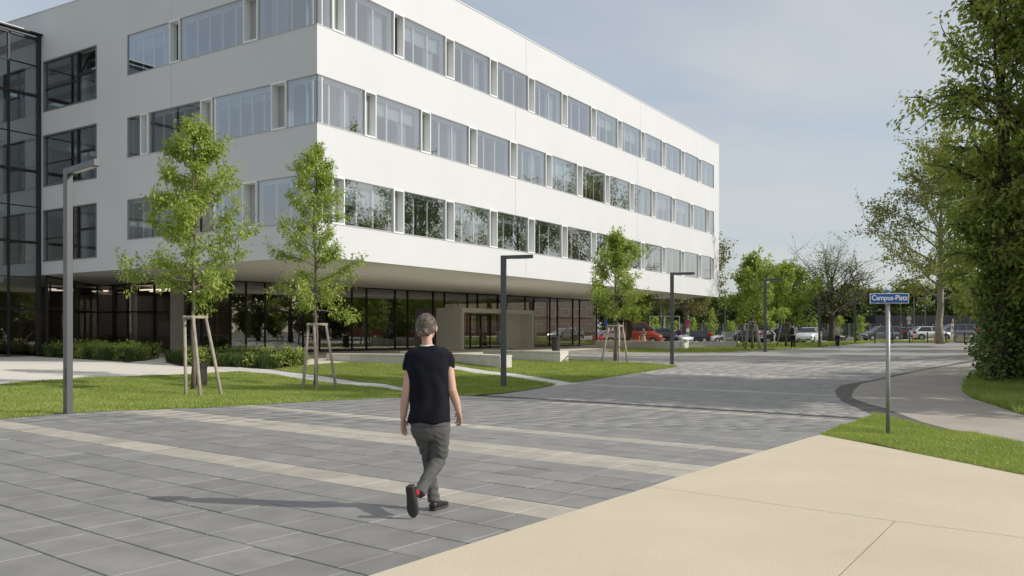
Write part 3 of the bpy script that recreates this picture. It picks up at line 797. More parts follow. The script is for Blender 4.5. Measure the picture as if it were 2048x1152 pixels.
# high counter and stools behind the left glazing
tb_ = MB().box(9.3, 9.8, 18.2, 22.8, FLOOR + 1.05, FLOOR + 1.11); tb_.build('bar_counter', M['white'], B)
for k in range(7):
    v_ = 18.4 + k * .65; s_ = MB()
    for i, j in ((-.16, -.16), (.16, -.16), (.16, .16), (-.16, .16)): s_.tube([(9.3 + i, v_ + j, FLOOR), (9.3 + i * .6, v_ + j * .6, FLOOR + .75)], .012, 5)
    s_.box(9.15, 9.45, v_ - .16, v_ + .16, FLOOR + .75, FLOOR + .78); s_.build('bar_stool', M['alu_grey'], B)
# outside column under the overhang
cxy = None
cu_, cv_ = 6.0, 18.0
s_ = (355 - 1024) / FPX
for k in range(200):
    cu_ = k * .05; cand_ = world_uv(cu_, 19.5)
    if cand_[0] / cand_[1] > s_: break
MB().box(cu_ - .28, cu_ + .28, 19.3, 19.85, FLOOR, UND + .01).build('column', M['concrete'], B)
# entrance porch
E_U0, E_U1, E_V0, E_V1, E_T = 26.0, 36.2, 11.78, 14.1, 3.35
po = MB(); t = .26
po.box(E_U0, E_U0 + t, E_V0, E_V1 + .1, FLOOR, E_T); po.box(E_U1 - t, E_U1, E_V0, E_V1 - .8, FLOOR, E_T); po.box(E_U0 + t, E_U1 - t, E_V0, E_V1 - .6, E_T - .34, E_T)
ob = po.build('entrance_porch', M['porch'], B, bevel=.01)
tag(ob, 'grey-beige box porch around the entrance doors')
for k, u_ in enumerate((29.35, 30.75)):
    d_ = MB(); d_.box(u_ - .66, u_ - .58, 12.93, 13.0, FLOOR, 2.95).box(u_ + .58, u_ + .66, 12.93, 13.0, FLOOR, 2.95).box(u_ - .58, u_ + .58, 12.93, 13.0, 2.85, 2.95).box(u_ - .58, u_ + .58, 12.93, 13.0, FLOOR, FLOOR + .12)
    do = d_.build('door', M['darkmetal'], ob)
    MB().quad((u_ - .58, 12.96, FLOOR + .12), (u_ + .58, 12.96, FLOOR + .12), (u_ + .58, 12.96, 2.85), (u_ - .58, 12.96, 2.85)).build('door_pane', M['glass_dark'], do)
    MB().tube([(u_ + (.5 if k == 0 else -.5), 12.86, 1.0), (u_ + (.5 if k == 0 else -.5), 12.86, 1.75)], .02, 6).build('door_handle', M['steel'], do)
for (u0, u1) in ((26.3, 27.4), (27.46, 28.6), (31.5, 33.4)):
    MB().quad((u0, 12.96, FLOOR), (u1, 12.96, FLOOR), (u1, 12.96, 3.0), (u0, 12.96, 3.0)).build('porch_pane', M['glass_dark'], ob)
    MB().box(u1, u1 + .05, 12.92, 13.0, FLOOR, 3.0).build('porch_mullion', M['darkmetal'], ob)
MB().box(33.5, E_U1 - t, 12.9, 13.02, FLOOR, 3.0).build('porch_panel', M['porch'], ob)
MB().box(E_U0 + t, E_U1 - t, 13.05, 13.3, FLOOR, 3.0).build('porch_back', M['inwood'], ob) if False else None
# small red fire-alarm beacon under the soffit
ax = world_uv(40.0, 3.0)
MB().lathe([(.05, 0), (.05, .08), (.02, .1)], 10, (39.0, 2.0, UND - .1)).build('alarm_beacon', mat('red_beacon', (.3, .05, .03), .5), B)
# ---- glazed link at the left edge
Lk = empty('glazed_link', (P0.x, P0.y, 0), BROT)
tag(Lk, 'black steel framed glass link joining the white building at the left edge', 'building')
LU, LV, LZ = -11.0, 20.8, 17.45
def lk(name, u0, u1, v0, v1, z0, z1, m='darkmetal'): return MB().box(u0, u1, v0, v1, z0, z1).build(name, M[m], Lk)
lk('corner_post', -.17, -.02, LV - .15, LV + .08, FLOOR, LZ)
for u_ in (-1.62, -3.3, -5.0, -6.7, -8.4, -10.1): lk('post', u_ - .05, u_ + .05, LV - .05, LV + .1, FLOOR, LZ - .31)
trz = [LZ - .3, 15.75, 14.1, 12.05, 10.05, 8.2, 6.25, 4.45, 2.7, FLOOR]
for i, z in enumerate(trz):
    h = .13 if i in (0, 2, 4, 6, 8) else .045
    for u0, u1 in ((-1.57, -.17), (-3.25, -1.67), (-4.95, -3.35), (-6.65, -5.05), (-8.35, -6.75), (-10.05, -8.45)):
        lk('transom', u0, u1, LV - .04 - h * .5, LV + .06, z, z + h)
us = [-10.1, -8.4, -6.7, -5.0, -3.3, -1.62, -.05]
for i in range(len(us) - 1):
    for k in range(len(trz) - 1):
        MB().quad((us[i], LV, trz[k + 1] + .05), (us[i + 1], LV, trz[k + 1] + .05), (us[i + 1], LV, trz[k]), (us[i], LV, trz[k])).build('glass_pane', M['glass_blue'], Lk)
MB().quad((LU, LV + .09, LZ - .1), (-.02, LV + .09, LZ - .1), (-.02, 33, LZ - .1), (LU, 33, LZ - .1)).build('glass_roof', M['glass_in'], Lk)
for k in range(7): lk('roof_beam', -.1 - k * 1.7, -.03 - k * 1.7, LV + .1, 33, LZ - .3, LZ - .12)
lk('roof_edge', LU, -.02, LV - .35, LV + .07, LZ - .05, LZ + .02, 'darkmetal')
MB().box(LU, -1.0, LV - .32, LV - .02, LZ + .024, LZ + .06).build('roof_flashing', M['alu'], Lk)
lk('back_wall', LU, -.02, 33, 33.3, FLOOR, LZ - .3, 'inwall')
lk('end_wall', LU - .2, LU, LV, 33.3, FLOOR, LZ - .2, 'inwall')
for z in (4.61, 8.6, 12.6): lk('floor_slab', LU, -.03, 24.5, 33, z - .3, z, 'inwall')
# ================================================================ TREES AND PLANTS
M['bark'] = mat('grey_bark', (.19, .155, .12), .9, var=.4, vscale=9, bump=.5, bscale=25)
M['bark_dark'] = mat('dark_bark', (.085, .065, .048), .9, var=.4, vscale=6, bump=.6, bscale=18)
M['bark_plane'] = mat('plane_bark', (.36, .33, .26), .85, c2=(.20, .19, .14), vscale=3.5, bump=.2, bscale=10)
M['leaf_young'] = leafmat('young_leaves', (.21, .295, .055), (.46, .51, .145), .42, .42)
M['leaf_big'] = leafmat('maple_leaves', (.13, .195, .04), (.35, .385, .115), .48, .45)
M['leaf_tree'] = leafmat('large_tree_leaves', (.16, .225, .045), (.43, .44, .14), .5, .45)
M['leaf_ivy'] = leafmat('ivy_leaves', (.055, .105, .022), (.19, .25, .06), .25, .32)
M['leaf_far'] = leafmat('far_leaves', (.11, .155, .045), (.26, .30, .10), .35, .6)
M['leaf_dark'] = leafmat('dark_far_leaves', (.045, .078, .022), (.14, .18, .055), .3, .6)
M['leaf_lime'] = leafmat('lime_leaves', (.23, .31, .065), (.42, .48, .14), .45, .5)
M['leaf_brown'] = leafmat('budding_leaves', (.14, .145, .055), (.27, .25, .11), .4, .6)
M['leaf_plane'] = leafmat('spring_leaves', (.19, .21, .06), (.37, .37, .14), .45, .55)
M['blossom'] = leafmat('white_blossom', (.45, .44, .36), (.62, .60, .50), .3, .7)
def leaves(P, D, Ls, wr, rg, flat=.5):
    """folded two-triangle leaves: anchors P, directions D, lengths Ls, width ratio wr"""
    n = len(P); D = D / np.linalg.norm(D, axis=1, keepdims=True)
    up = np.stack([rg.normal(0, flat, n), rg.normal(0, flat, n), np.ones(n)], 1)
    sd = np.cross(D, up); sd /= np.linalg.norm(sd, axis=1, keepdims=True) + 1e-9
    nn = np.cross(sd, D)
    Ls = Ls[:, None]; W = Ls * wr
    mid = P + D * Ls * .45
    V = np.empty((n, 4, 3), np.float32)
    V[:, 0] = P; V[:, 1] = mid + sd * W * .5 + nn * W * .16; V[:, 2] = P + D * Ls - nn * Ls * .06; V[:, 3] = mid - sd * W * .5 + nn * W * .16
    i = np.arange(n) * 4
    F = np.concatenate([np.stack([i, i + 1, i + 2], 1), np.stack([i, i + 2, i + 3], 1)])
    return V.reshape(-1, 3), F
def branch(rg, p, d, L, n, bend, droop=0.0):
    pts = [p]; d = d / np.linalg.norm(d)
    for k in range(n):
        d = d + rg.normal(0, bend, 3); d[2] += droop; d /= np.linalg.norm(d)
        p = p + d * L / n; pts.append(p)
    return pts
def make_tree(name, label, loc, H, r0, zb, prof, nprim, elev, nsec, nleaf, leaf_len, leaf_m, bark_m, seed, group=None, cat='tree', wr=.5,
              droop_leaf=.5, cluster=.22, seclen=.42, terw=True, lean=(0, 0), leader=True, topfrac=1.0, spread=1.0, inner=.35, sec_up=.0, jit=(.75, 1.12), blossoms=0, zloc=None):
    rg = np.random.default_rng(seed)
    z = float(T(loc[0], loc[1])) if zloc is None else zloc
    root = empty(name, (loc[0], loc[1], z)); tag(root, label, cat, group)
    tp = []; k = 9
    for i in range(k + 1):
        f = i / k; tp.append(np.array([lean[0] * f + rg.normal(0, .012 * H) * (f > 0) * .35, lean[1] * f + rg.normal(0, .012 * H) * (f > 0) * .35, H * topfrac * f - (.05 if i == 0 else 0)]))
    tr = [r0 * (1.25 if i == 0 else 1) * (1 - .93 * (i / k)) ** .85 + .004 for i in range(k + 1)]
    mb = MB(); mb.tube(tp, tr, 10); mb.build('trunk', M[bark_m], root, smooth=True)
    def trunk_at(zz):
        f = min(max(zz / (H * topfrac), 0), 1) * k; i = min(int(f), k - 1); return tp[i] + (tp[i + 1] - tp[i]) * (f - i), tr[i] + (tr[i + 1] - tr[i]) * (f - i)
    bmb = MB(); anchors = []; adirs = []
    for i in range(nprim):
        f = (i + rg.uniform(.0, .9)) / nprim
        zz = zb + (H * topfrac - zb) * f * .97
        p, rt = trunk_at(zz); az_ = i * 2.4 + rg.uniform(-.4, .4)
        e = elev[0] + (elev[1] - elev[0]) * f + rg.normal(0, .12)
        rad = np.interp(f, [q[0] for q in prof], [q[1] for q in prof]) * rg.uniform(*jit)
        L = rad / max(math.cos(e), .35)
        d = np.array([math.cos(az_) * math.cos(e), math.sin(az_) * math.cos(e), math.sin(e)])
        pts = branch(rg, p, d, L, 5, .13, .02)
        rb = max(rt * .5, r0 * .06)
        bmb.tube(pts, [rb * (1 - .85 * q / 5) for q in range(6)], 5, cap=False)
        ns = max(1, int(nsec * (.5 + L / max(q[1] for q in prof) * .6)))
        for j in range(ns):
            g_ = rg.uniform(inner, 1.0); q = min(int(g_ * 5), 4); b0_ = pts[q] + (pts[q + 1] - pts[q]) * (g_ * 5 - q)
            dd = (pts[q + 1] - pts[q]); dd = dd / np.linalg.norm(dd)
            sd = rg.normal(0, 1, 3) * np.array([1, 1, .7]); sd[2] += sec_up
            dd = dd * .7 + sd / np.linalg.norm(sd) * .85 * spread
            Ls = L * seclen * rg.uniform(.5, 1.1)
            sp = branch(rg, b0_, dd, Ls, 3, .18, .0)
            bmb.tube(sp, [rb * .32, rb * .24, rb * .16, rb * .06], 4, cap=False)
            for s in range(3):
                for h in (.35, .8):
                    anchors.append(sp[s] + (sp[s + 1] - sp[s]) * h); adirs.append(sp[s + 1] - sp[s])
        for s in (2, 3, 4):
            for h in (.3, .8): anchors.append(pts[s] + (pts[s + 1] - pts[s]) * h); adirs.append(pts[s + 1] - pts[s])
    for f in np.linspace(.72, 1, 10):
        p, _ = trunk_at(H * topfrac * f); anchors.append(p); adirs.append(np.array([0, 0, .3]))
    bo = bmb.build('branches', M[bark_m], root, smooth=True); tag(bo, kind='stuff')
    Aa = np.array(anchors); Ad = np.array(adirs); Ad /= np.linalg.norm(Ad, axis=1, keepdims=True) + 1e-9
    idx = rg.integers(0, len(Aa), nleaf)
    cl = rg.normal(0, 1, (nleaf, 3)); cl /= np.linalg.norm(cl, axis=1, keepdims=True)
    P = Aa[idx] + cl * (rg.uniform(0, 1, (nleaf, 1)) ** .6) * cluster
    D = Ad[idx] * .5 + cl * .8 + rg.normal(0, .35, (nleaf, 3)); D[:, 2] -= droop_leaf
    V, F = leaves(P, D, leaf_len * rg.uniform(.6, 1.25, nleaf), wr, rg)
    o = link('crown', np_mesh('crown', V, F, M[leaf_m]), root); tag(o, kind='stuff')
    if blossoms:
        idx = rg.integers(0, len(Aa), blossoms); P = Aa[idx] + rg.normal(0, 1, (blossoms, 3)) * cluster * .9
        D = rg.normal(0, .3, (blossoms, 3)); D[:, 2] += 1
        V, F = leaves(P, D, leaf_len * rg.uniform(.8, 1.3, blossoms), .45, rg); o = link('blossoms', np_mesh('blossoms', V, F, M['blossom']), root); tag(o, kind='stuff')
    return root
# --- three staked young trees on the near lawns and two beyond
M['stake'] = mat('weathered_stake', (.40, .345, .27), .85, var=.35, vscale=5, bump=.3, bscale=30)
M['tie'] = mat('coir_tie', (.17, .12, .075), .95, var=.3, vscale=30)
def support(loc, feet, top_z, top_r, label, r=.042):
    """feet: plan offsets, or (foot pixel x, y, top pixel x) triples read from the photograph"""
    z = float(T(*loc)); o = empty('tree_support', (loc[0], loc[1], z)); tag(o, label, 'tree support', 'wooden supports of the young trees')
    tops = []
    for f in feet:
        if len(f) == 3:
            gx, gy = G(f[0], f[1]); fx, fy = gx - loc[0], gy - loc[1]; ty_ = loc[1] + (gy - loc[1]) * .55; tx, ty = (f[2] - 1024) / FPX * ty_ - loc[0], ty_ - loc[1]
        else:
            fx, fy = f; l = math.hypot(fx, fy); tx, ty = fx / l * top_r, fy / l * top_r
        tops.append((tx, ty))
        mb = MB(); mb.tube([(fx, fy, -.05), ((fx + tx) / 2 + .004, (fy + ty) / 2, top_z / 2), (tx, ty, top_z)], [r, r * .95, r * .9], 9); mb.build('stake', M['stake'], o, smooth=True)
    n = len(tops)
    for i in range(n if n > 2 else 1):
        a, b = Vector((*tops[i], top_z - .05)), Vector((*tops[(i + 1) % n], top_z - .05)); d = (b - a).normalized(); u_ = Vector((0, 0, .012 * i))
        mb = MB(); mb.tube([a - d * .07 + u_, b + d * .07 + u_], r * .85, 8); mb.build('crossbar', M['stake'], o, smooth=True)
    mb = MB(); mb.lathe([(.075, top_z - .13), (.08, top_z - .09), (.075, top_z - .04)], 10); mb.build('tie', M['tie'], o, smooth=True)
    return o
t1 = G(386, 783); t2 = G(631, 775); t3 = G(1231, 722)
prof1 = [(0, 1.25), (.12, 1.7), (.3, 1.6), (.55, 1.3), (.78, .75), (1, .18)]
prof2 = [(0, 1.05), (.15, 1.35), (.4, 1.15), (.65, .85), (.85, .5), (1, .12)]
make_tree('young_tree', 'taller staked young tree with drooping leaves on the left lawn', t1, zpx(254, t1[1]) - float(T(*t1)), .062, 2.6, prof1, 44, (.05, .95), 7, 15500, .122, 'leaf_young', 'bark', 11, 'staked young trees', droop_leaf=.75, cluster=.19, wr=.46, inner=.34)
make_tree('young_tree', 'slimmer staked young tree on the left lawn in front of the building corner', t2, zpx(303, t2[1]) - float(T(*t2)), .06, 2.5, prof2, 42, (.1, 1.05), 7, 13500, .115, 'leaf_young', 'bark', 12, 'staked young trees', droop_leaf=.75, cluster=.18, wr=.46, inner=.34)
make_tree('young_tree', 'staked young tree on the lawn before the far benches, against the white front', t3, zpx(480, t3[1]) - float(T(*t3)), .075, 2.0, [(0, 1.1), (.2, 1.6), (.45, 1.35), (.7, .8), (1, .15)], 36, (.3, 1.1), 7, 8500, .17, 'leaf_young', 'bark', 13, 'staked young trees', droop_leaf=.5, cluster=.2, wr=.5)
def feet_at(c, pix): 
    return [(G(*p)[0] - c[0], G(*p)[1] - c[1]) for p in pix]
def ring(n, r, a0=.4): return [(r * math.cos(a0 + 2 * math.pi * i / n), r * math.sin(a0 + 2 * math.pi * i / n)) for i in range(n)]
support(t1, [(372, 793, 369), (402, 797, 386), (444, 793, 411)], zpx(634, t1[1]) - float(T(*t1)), .30, 'wooden tripod support around the taller left tree', .045)
support(t2, [(605, 783, 617), (634, 785, 628), (674, 783, 651)], zpx(648, t2[1]) - float(T(*t2)), .30, 'wooden tripod support around the slimmer left tree', .045)
support(t3, [(1203, 725, 1218), (1238, 731, 1238), (1255, 727, 1245), (1227.5, 722, 1231)], zpx(651, t3[1]) - float(T(*t3)), .3, 'wooden four-legged support around the tree before the white front', .05)
t4, t5, t6 = at(1505, 60), at(1572, 66), at(1475, 66)
make_tree('young_tree', 'staked young tree left of the fourth lamp post, on the far lawn', t4, zpx(527, 60) - float(T(*t4)), .09, 1.8, [(0, 1.4), (.2, 2.0), (.45, 1.6), (.7, .9), (1, .2)], 30, (.3, 1.1), 7, 6500, .24, 'leaf_lime', 'bark', 14, 'staked young trees', cluster=.28, wr=.55)
make_tree('young_tree', 'staked young tree behind the man with the black backpack', t5, zpx(545, 66) - float(T(*t5)), .09, 1.9, [(0, 1.4), (.2, 2.3), (.45, 2.1), (.7, 1.4), (1, .4)], 32, (.3, 1.1), 7, 7500, .25, 'leaf_lime', 'bark', 15, 'staked young trees', cluster=.3, wr=.55)
support(t4, ring(4, .75), zpx(643, 60) - float(T(*t4)), .3, 'wooden support of the tree left of the fourth lamp post', .06)
support(t5, ring(3, .8, 1.2), zpx(645, 66) - float(T(*t5)), .3, 'wooden support beside the man with the black backpack', .06)
support(t6, ring(3, .55, .2), zpx(651, 66) - float(T(*t6)), .2, 'empty low wooden support beside the white cabinet', .05)
t7 = at(1258, 72)
make_tree('street_tree', 'leafy green tree standing behind the red van and near support', t7, 6.3, .26, 2.2, [(0, 1.6), (.3, 3.0), (.6, 2.6), (1, .7)], 24, (.2, 1.0), 7, 7000, .28, 'leaf_lime', 'bark_dark', 16, 'street trees', cluster=.4)
support(at(1253, 80), ring(3, .6, .9), 2.6, .25, 'distant wooden support beside the red van', .06)
# --- large trees by the car park
tp = at(1881, 73)
make_tree('plane_tree', 'tall plane tree with pale bark and sparse spring leaves', tp, 14.5, .32, 3.6, [(0, 4.2), (.2, 5.6), (.5, 5.2), (.75, 3.6), (1, 1.2)], 34, (.35, 1.15), 12, 19000, .25, 'leaf_plane', 'bark_plane', 21, 'car park trees', cluster=.42, wr=.7, droop_leaf=.2, seclen=.5, inner=.25)
tq = at(1664, 92)
make_tree('budding_tree', 'wide budding tree with bare brown branches behind the lamps', tq, 8.6, .40, 2.4, [(0, 4.2), (.3, 4.8), (.6, 4.0), (.85, 2.6), (1, 1.0)], 34, (.35, 1.05), 16, 4200, .19, 'leaf_far', 'bark_dark', 22, 'car park trees', cluster=.45, wr=.6, droop_leaf=.1, seclen=.5, inner=.25, topfrac=.85)
ts_ = at(1373, 98)
make_tree('budding_tree', 'olive budding tree seen under the end of the white building', ts_, 9.5, .36, 3.4, [(0, 4.0), (.3, 4.6), (.6, 4.0), (1, 1.0)], 30, (.1, 1.1), 10, 11000, .32, 'leaf_brown', 'bark', 23, 'car park trees', cluster=.5, wr=.6)
# --- background trees beyond the fence
rb_ = random.Random(5)
bgs = [(1230, 128, 8.5, 'leaf_dark'), (1268, 131, 9.0, 'leaf_dark'), (1303, 127, 8.6, 'leaf_dark'), (1340, 133, 9.4, 'leaf_dark'), (1378, 129, 8.8, 'leaf_dark'),
       (1412, 134, 8.8, 'leaf_dark'), (1452, 150, 7.2, 'leaf_far'), (1490, 138, 8.2, 'leaf_far'), (1525, 130, 8.0, 'leaf_dark'), (1560, 134, 9.4, 'leaf_far'), (1592, 128, 8.6, 'leaf_dark'),
       (1622, 140, 9.8, 'leaf_brown'), (1652, 131, 8.9, 'leaf_dark'), (1688, 137, 9.4, 'leaf_far'), (1715, 128, 8.2, 'leaf_dark'), (1746, 141, 8.8, 'leaf_plane'), (1778, 142, 8.6, 'leaf_far'),
       (1806, 140, 9.0, 'leaf_lime'), (1880, 144, 8.6, 'leaf_far'), (1930, 136, 8.4, 'leaf_far'), (1968, 132, 9.4, 'leaf_dark'), (2010, 128, 10, 'leaf_dark'), (2060, 126, 10, 'leaf_dark')]
words = {'leaf_dark': 'dark green', 'leaf_far': 'mid green', 'leaf_brown': 'olive brown', 'leaf_plane': 'yellowish green', 'leaf_lime': 'bright green'}
order = ['first', 'second', 'third', 'fourth', 'fifth', 'sixth', 'seventh', 'eighth', 'ninth', 'tenth', 'eleventh', 'twelfth', 'thirteenth', 'fourteenth']
cnt = {}
for i, (px, Y, H, lm) in enumerate(bgs):
    cnt[lm] = cnt.get(lm, 0) + 1
    w_ = rb_.uniform(2.7, 3.6)
    make_tree('background_tree', '%s %s tree from the left in the row behind the car park fence' % (order[cnt[lm] - 1], words[lm]), at(px, Y), H * .66 * rb_.uniform(.9, 1.1), .22, 1.0,
              [(0, w_ * .9), (.25, w_), (.6, w_ * .85), (.85, w_ * .55), (1, w_ * .2)], 22, (.1, 1.1), 8, 5600, .46, lm, 'bark_dark', 100 + i, 'trees behind the car park fence', cluster=.55, wr=.7, droop_leaf=.15)
for i, (px, H) in enumerate(((1842, 7.0), (1925, 7.4))):
    make_tree('chestnut_tree', ['chestnut tree with white blossom candles left of the plane trunk', 'rounder chestnut tree with white blossom candles beside the ivy'][i], at(px, 137), H, .3, 1.4, [(0, 2.6), (.3, 3.8), (.65, 3.2), (1, .9)], 24, (.1, 1.1), 8, 7000, .44, 'leaf_far', 'bark_dark', 60 + i, 'chestnut trees', cluster=.5, wr=.7, blossoms=750)
# small columnar trees along the fence
cols = [1311, 1347, 1386, 1424, 1464, 1544, 1628, 1676, 1720]
for i, px in enumerate(cols):
    hh = [3.1, 2.4, 2.9, 4.2, 2.4, 2.5, 2.9, 3.0, 3.0][i]
    make_tree('columnar_tree', '%s slim light green columnar tree from the left along the fence' % order[i], at(px, 112), hh, .05, .1,
              [(0, .45), (.3, .62), (.6, .45), (1, .08)], 22, (.8, 1.3), 3, 900, .22, 'leaf_lime', 'bark', 200 + i, 'columnar trees along the fence', cluster=.18, wr=.6)
# --- the large tree on the right with ivy-clad trunk
tR = (16.1, 27.9)
make_tree('ivy_clad_tree', 'large leafy tree with ivy climbing its trunk at the right edge', tR, 14.5, .30, 2.6, [(0, .9), (.12, 1.2), (.33, 1.9), (.5, 2.35), (.7, 2.1), (.88, 1.6), (1, .6)], 54, (.05, 1.05), 12, 19000, .21, 'leaf_tree', 'bark_dark', 31, jit=(.5, 1.45), cluster=.42, wr=.55, droop_leaf=.7, seclen=.42, inner=.15)
def leaf_mass(name, label, cat, loc, ell, n, L, lm, seed, group=None, wr=.8, stems=True, parent=None, shell=.55, droop=.4, zmin=0.02):
    """leafy mass in overlapping ellipsoids ell = [(x, y, z, rx, ry, rz), ...] relative to loc"""
    rg = np.random.default_rng(seed); z = float(T(*loc))
    root = empty(name, (loc[0], loc[1], z)) if parent is None else parent
    if parent is None: tag(root, label, cat, group)
    vol = np.array([e[3] * e[4] * e[5] for e in ell]) ** .75; pr = vol / vol.sum()
    k = rg.choice(len(ell), n, p=pr); E = np.array(ell)[k]
    d = rg.normal(0, 1, (n, 3)); d /= np.linalg.norm(d, axis=1, keepdims=True)
    r = shell + (1.08 - shell) * rg.uniform(0, 1, n) ** .6
    lump = 1 + .13 * np.sin(d[:, 0] * 7 + k) * np.sin(d[:, 1] * 6 + 2 * k) + .1 * np.sin(d[:, 2] * 9 + k)
    P = E[:, :3] + d * E[:, 3:] * (r * lump)[:, None]
    ok = P[:, 2] > zmin; P = P[ok]; d = d[ok]; n = len(P)
    D = d * .6 + rg.normal(0, .5, (n, 3)); D[:, 2] -= droop
    V, F = leaves(P, D, L * rg.uniform(.6, 1.3, n), wr, rg)
    o = link('foliage', np_mesh('foliage', V, F, M[lm]), root); tag(o, kind='stuff')
    if stems and parent is None:
        b = MB()
        for i, e in enumerate(ell):
            for j in range(3):
                a = rg.uniform(0, 6.28); q = (e[0] + rg.normal(0, .2) * e[3], e[1] + rg.normal(0, .2) * e[4])
                b.tube([(q[0], q[1], -.05), (q[0] + .15 * math.cos(a), q[1] + .15 * math.sin(a), e[2] * .6), (e[0] + e[3] * .5 * math.cos(a), e[1] + e[4] * .5 * math.sin(a), e[2] + e[5] * .4)], [.02, .016, .006], 5)
        so_ = b.build('stems', M['bark_dark'], root, smooth=True); tag(so_, kind='stuff')
    return root
ivy_l = (15.3, 26.2)
leaf_mass('ivy_thicket', 'dark ivy and shrub thicket round the foot of the large right tree', 'shrub', (16.2, 27.3),
          [(0, .4, 1.0, 1.1, 1.1, 1.5), (-.15, .6, 3.0, .75, .75, 1.6), (.0, .9, 5.2, .55, .6, 1.6), (1.5, -.3, 1.2, 1.6, 1.3, 1.7), (3.2, -1.0, 1.3, 1.8, 1.4, 1.9), (1.6, .8, 3.4, 1.5, 1.3, 1.9), (5.0, -1.8, 1.4, 1.8, 1.5, 2.0), (3.6, .5, 3.8, 1.8, 1.5, 2.2), (1.1, 2.0, 1.2, 1.0, 1.5, 1.6), (3.0, 4.2, 1.4, 1.3, 1.8, 1.8), (5.0, 6.6, 1.5, 1.6, 1.9, 2.0)],
          34000, .14, 'leaf_ivy', 41, wr=.9)
leaf_mass('low_shrub', 'bright low shrub on the verge in front of the ivy thicket', 'shrub', (14.6, 22.0), [(.3, .2, .35, .6, .9, .55), (1.5, -.4, .4, .9, .8, .6), (.4, 1.6, .35, .6, .7, .5), (2.8, -1.2, .5, 1.0, .8, .8)], 3800, .10, 'leaf_big', 42, wr=.6, droop=.0)
# --- trees and hedge out of frame on the right: they shade the plaza and mirror in the windows
for i, (x, y, H, rr_) in enumerate(((20.6, 21.8, 15, 4.7), (24.8, 26.5, 15, 4.6), (18.9, 24.6, 13, 3.2), (29.5, 42, 14.5, 4.2), (34, 52, 15, 4.4), (37, 64, 14, 4.2))):
    make_tree('roadside_tree', '%s leafy tree of the row hidden behind the ivy-clad tree on the right' % order[i], (x, y), H, .28, 2.4, [(0, rr_ * .8), (.2, rr_), (.5, rr_), (.8, rr_ * .65), (1, rr_ * .25)], 34, (.1, 1.15), 9, (30000, 11000, 14000, 13000, 13000, 13000)[i], .32, 'leaf_big', 'bark_dark', 300 + i, 'row of roadside trees', cluster=.5, wr=.6, droop_leaf=.5)
for i, (x, y) in enumerate(((47, 22), (50, 30), (52, 38), (55, 47), (57, 56), (59, 65), (61, 75), (44, 14), (54, 25), (60, 35))):
    make_tree('park_tree', '%s tree of the park row mirrored in the ground-floor glazing' % order[i], (x, y), 8.5, .25, .6, [(0, 4.0), (.3, 4.6), (.7, 3.6), (1, 1.0)], 28, (.0, 1.0), 8, 13000, .45, ['leaf_far', 'leaf_dark', 'leaf_big'][i % 3], 'bark_dark', 400 + i, 'park trees mirrored in the glazing', cluster=.6, wr=.7, droop_leaf=.2)
# --- planting beds with ornamental grass
def bed(poly, label, seed, n_tuft, n_shrub):
    rg = np.random.default_rng(seed)
    c = (sum(p[0] for p in poly) / len(poly), sum(p[1] for p in poly) / len(poly))
    S(tag(sheet('bed_soil', poly, .022, M['soil']), 'dark bark-mulched soil of the ' + label))
    xs = [p[0] for p in poly]; ys = [p[1] for p in poly]
    X = rg.uniform(min(xs), max(xs), 30000); Y = rg.uniform(min(ys), max(ys), 30000); k = inside(poly, X, Y)
    X, Y = X[k], Y[k]
    Vs = []; Fs = []; b = 0
    for i in range(n_tuft):
        m = 70; a = rg.uniform(0, 6.28, m); h = rg.uniform(.35, .75, m); out = rg.uniform(.1, .55, m); cx, cy = X[i], Y[i]; z = float(T(cx, cy)) + .02
        w_ = .012; ca, sa = np.cos(a), np.sin(a); ox, oy = rg.normal(0, .07, m), rg.normal(0, .07, m)
        V = np.empty((m, 5, 3)); 
        V[:, 0] = np.stack([cx + ox - sa * w_, cy + oy + ca * w_, z + 0 * a], 1); V[:, 1] = np.stack([cx + ox + sa * w_, cy + oy - ca * w_, z + 0 * a], 1)
        V[:, 2] = np.stack([cx + ox + ca * out * .5 + sa * w_, cy + oy + sa * out * .5 - ca * w_, z + h * .8], 1); V[:, 3] = np.stack([cx + ox + ca * out * .5 - sa * w_, cy + oy + sa * out * .5 + ca * w_, z + h * .8], 1)
        V[:, 4] = np.stack([cx + ox + ca * out, cy + oy + sa * out, z + h * .72], 1)
        j = np.arange(m) * 5 + b
        Fs += [np.stack([j, j + 1, j + 2], 1), np.stack([j, j + 2, j + 3], 1), np.stack([j + 3, j + 2, j + 4], 1)]; Vs.append(V.reshape(-1, 3)); b += m * 5
    o = link('ornamental_grass', np_mesh('ornamental_grass', np.concatenate(Vs), np.concatenate(Fs), M['blade_blue'])); tag(o, 'arching ornamental grass in the ' + label, 'grass', kind='stuff')
    P = []
    for i in range(n_tuft, n_tuft + n_shrub):
        r_ = rg.uniform(.22, .42); P.append((X[i] - c[0], Y[i] - c[1], r_ * 1.0, r_ * 1.2, r_ * 1.2, r_ * 1.15))
    return leaf_mass('bed_shrubs', 'bushy light green perennials in the ' + label, 'shrub', c, P, n_shrub * 170, .12, 'leaf_young', seed, wr=.6, droop=.0, shell=.4)
M['blade_blue'] = leafmat('ornamental_blades', (.06, .11, .035), (.14, .19, .07), .3, .5)
bed(P_((66, 713), (120, 716.5), (255, 726), (290, 722), (318, 717), (310, 711), (200, 709), (100, 709)), 'left planting bed by the dark glazing', 71, 60, 55)
bed(P_((336, 726), (360, 733), (480, 735), (540, 740), (606, 735), (615, 727), (560, 722), (450, 722), (360, 720)), 'planting bed behind the staked trees', 72, 90, 26)
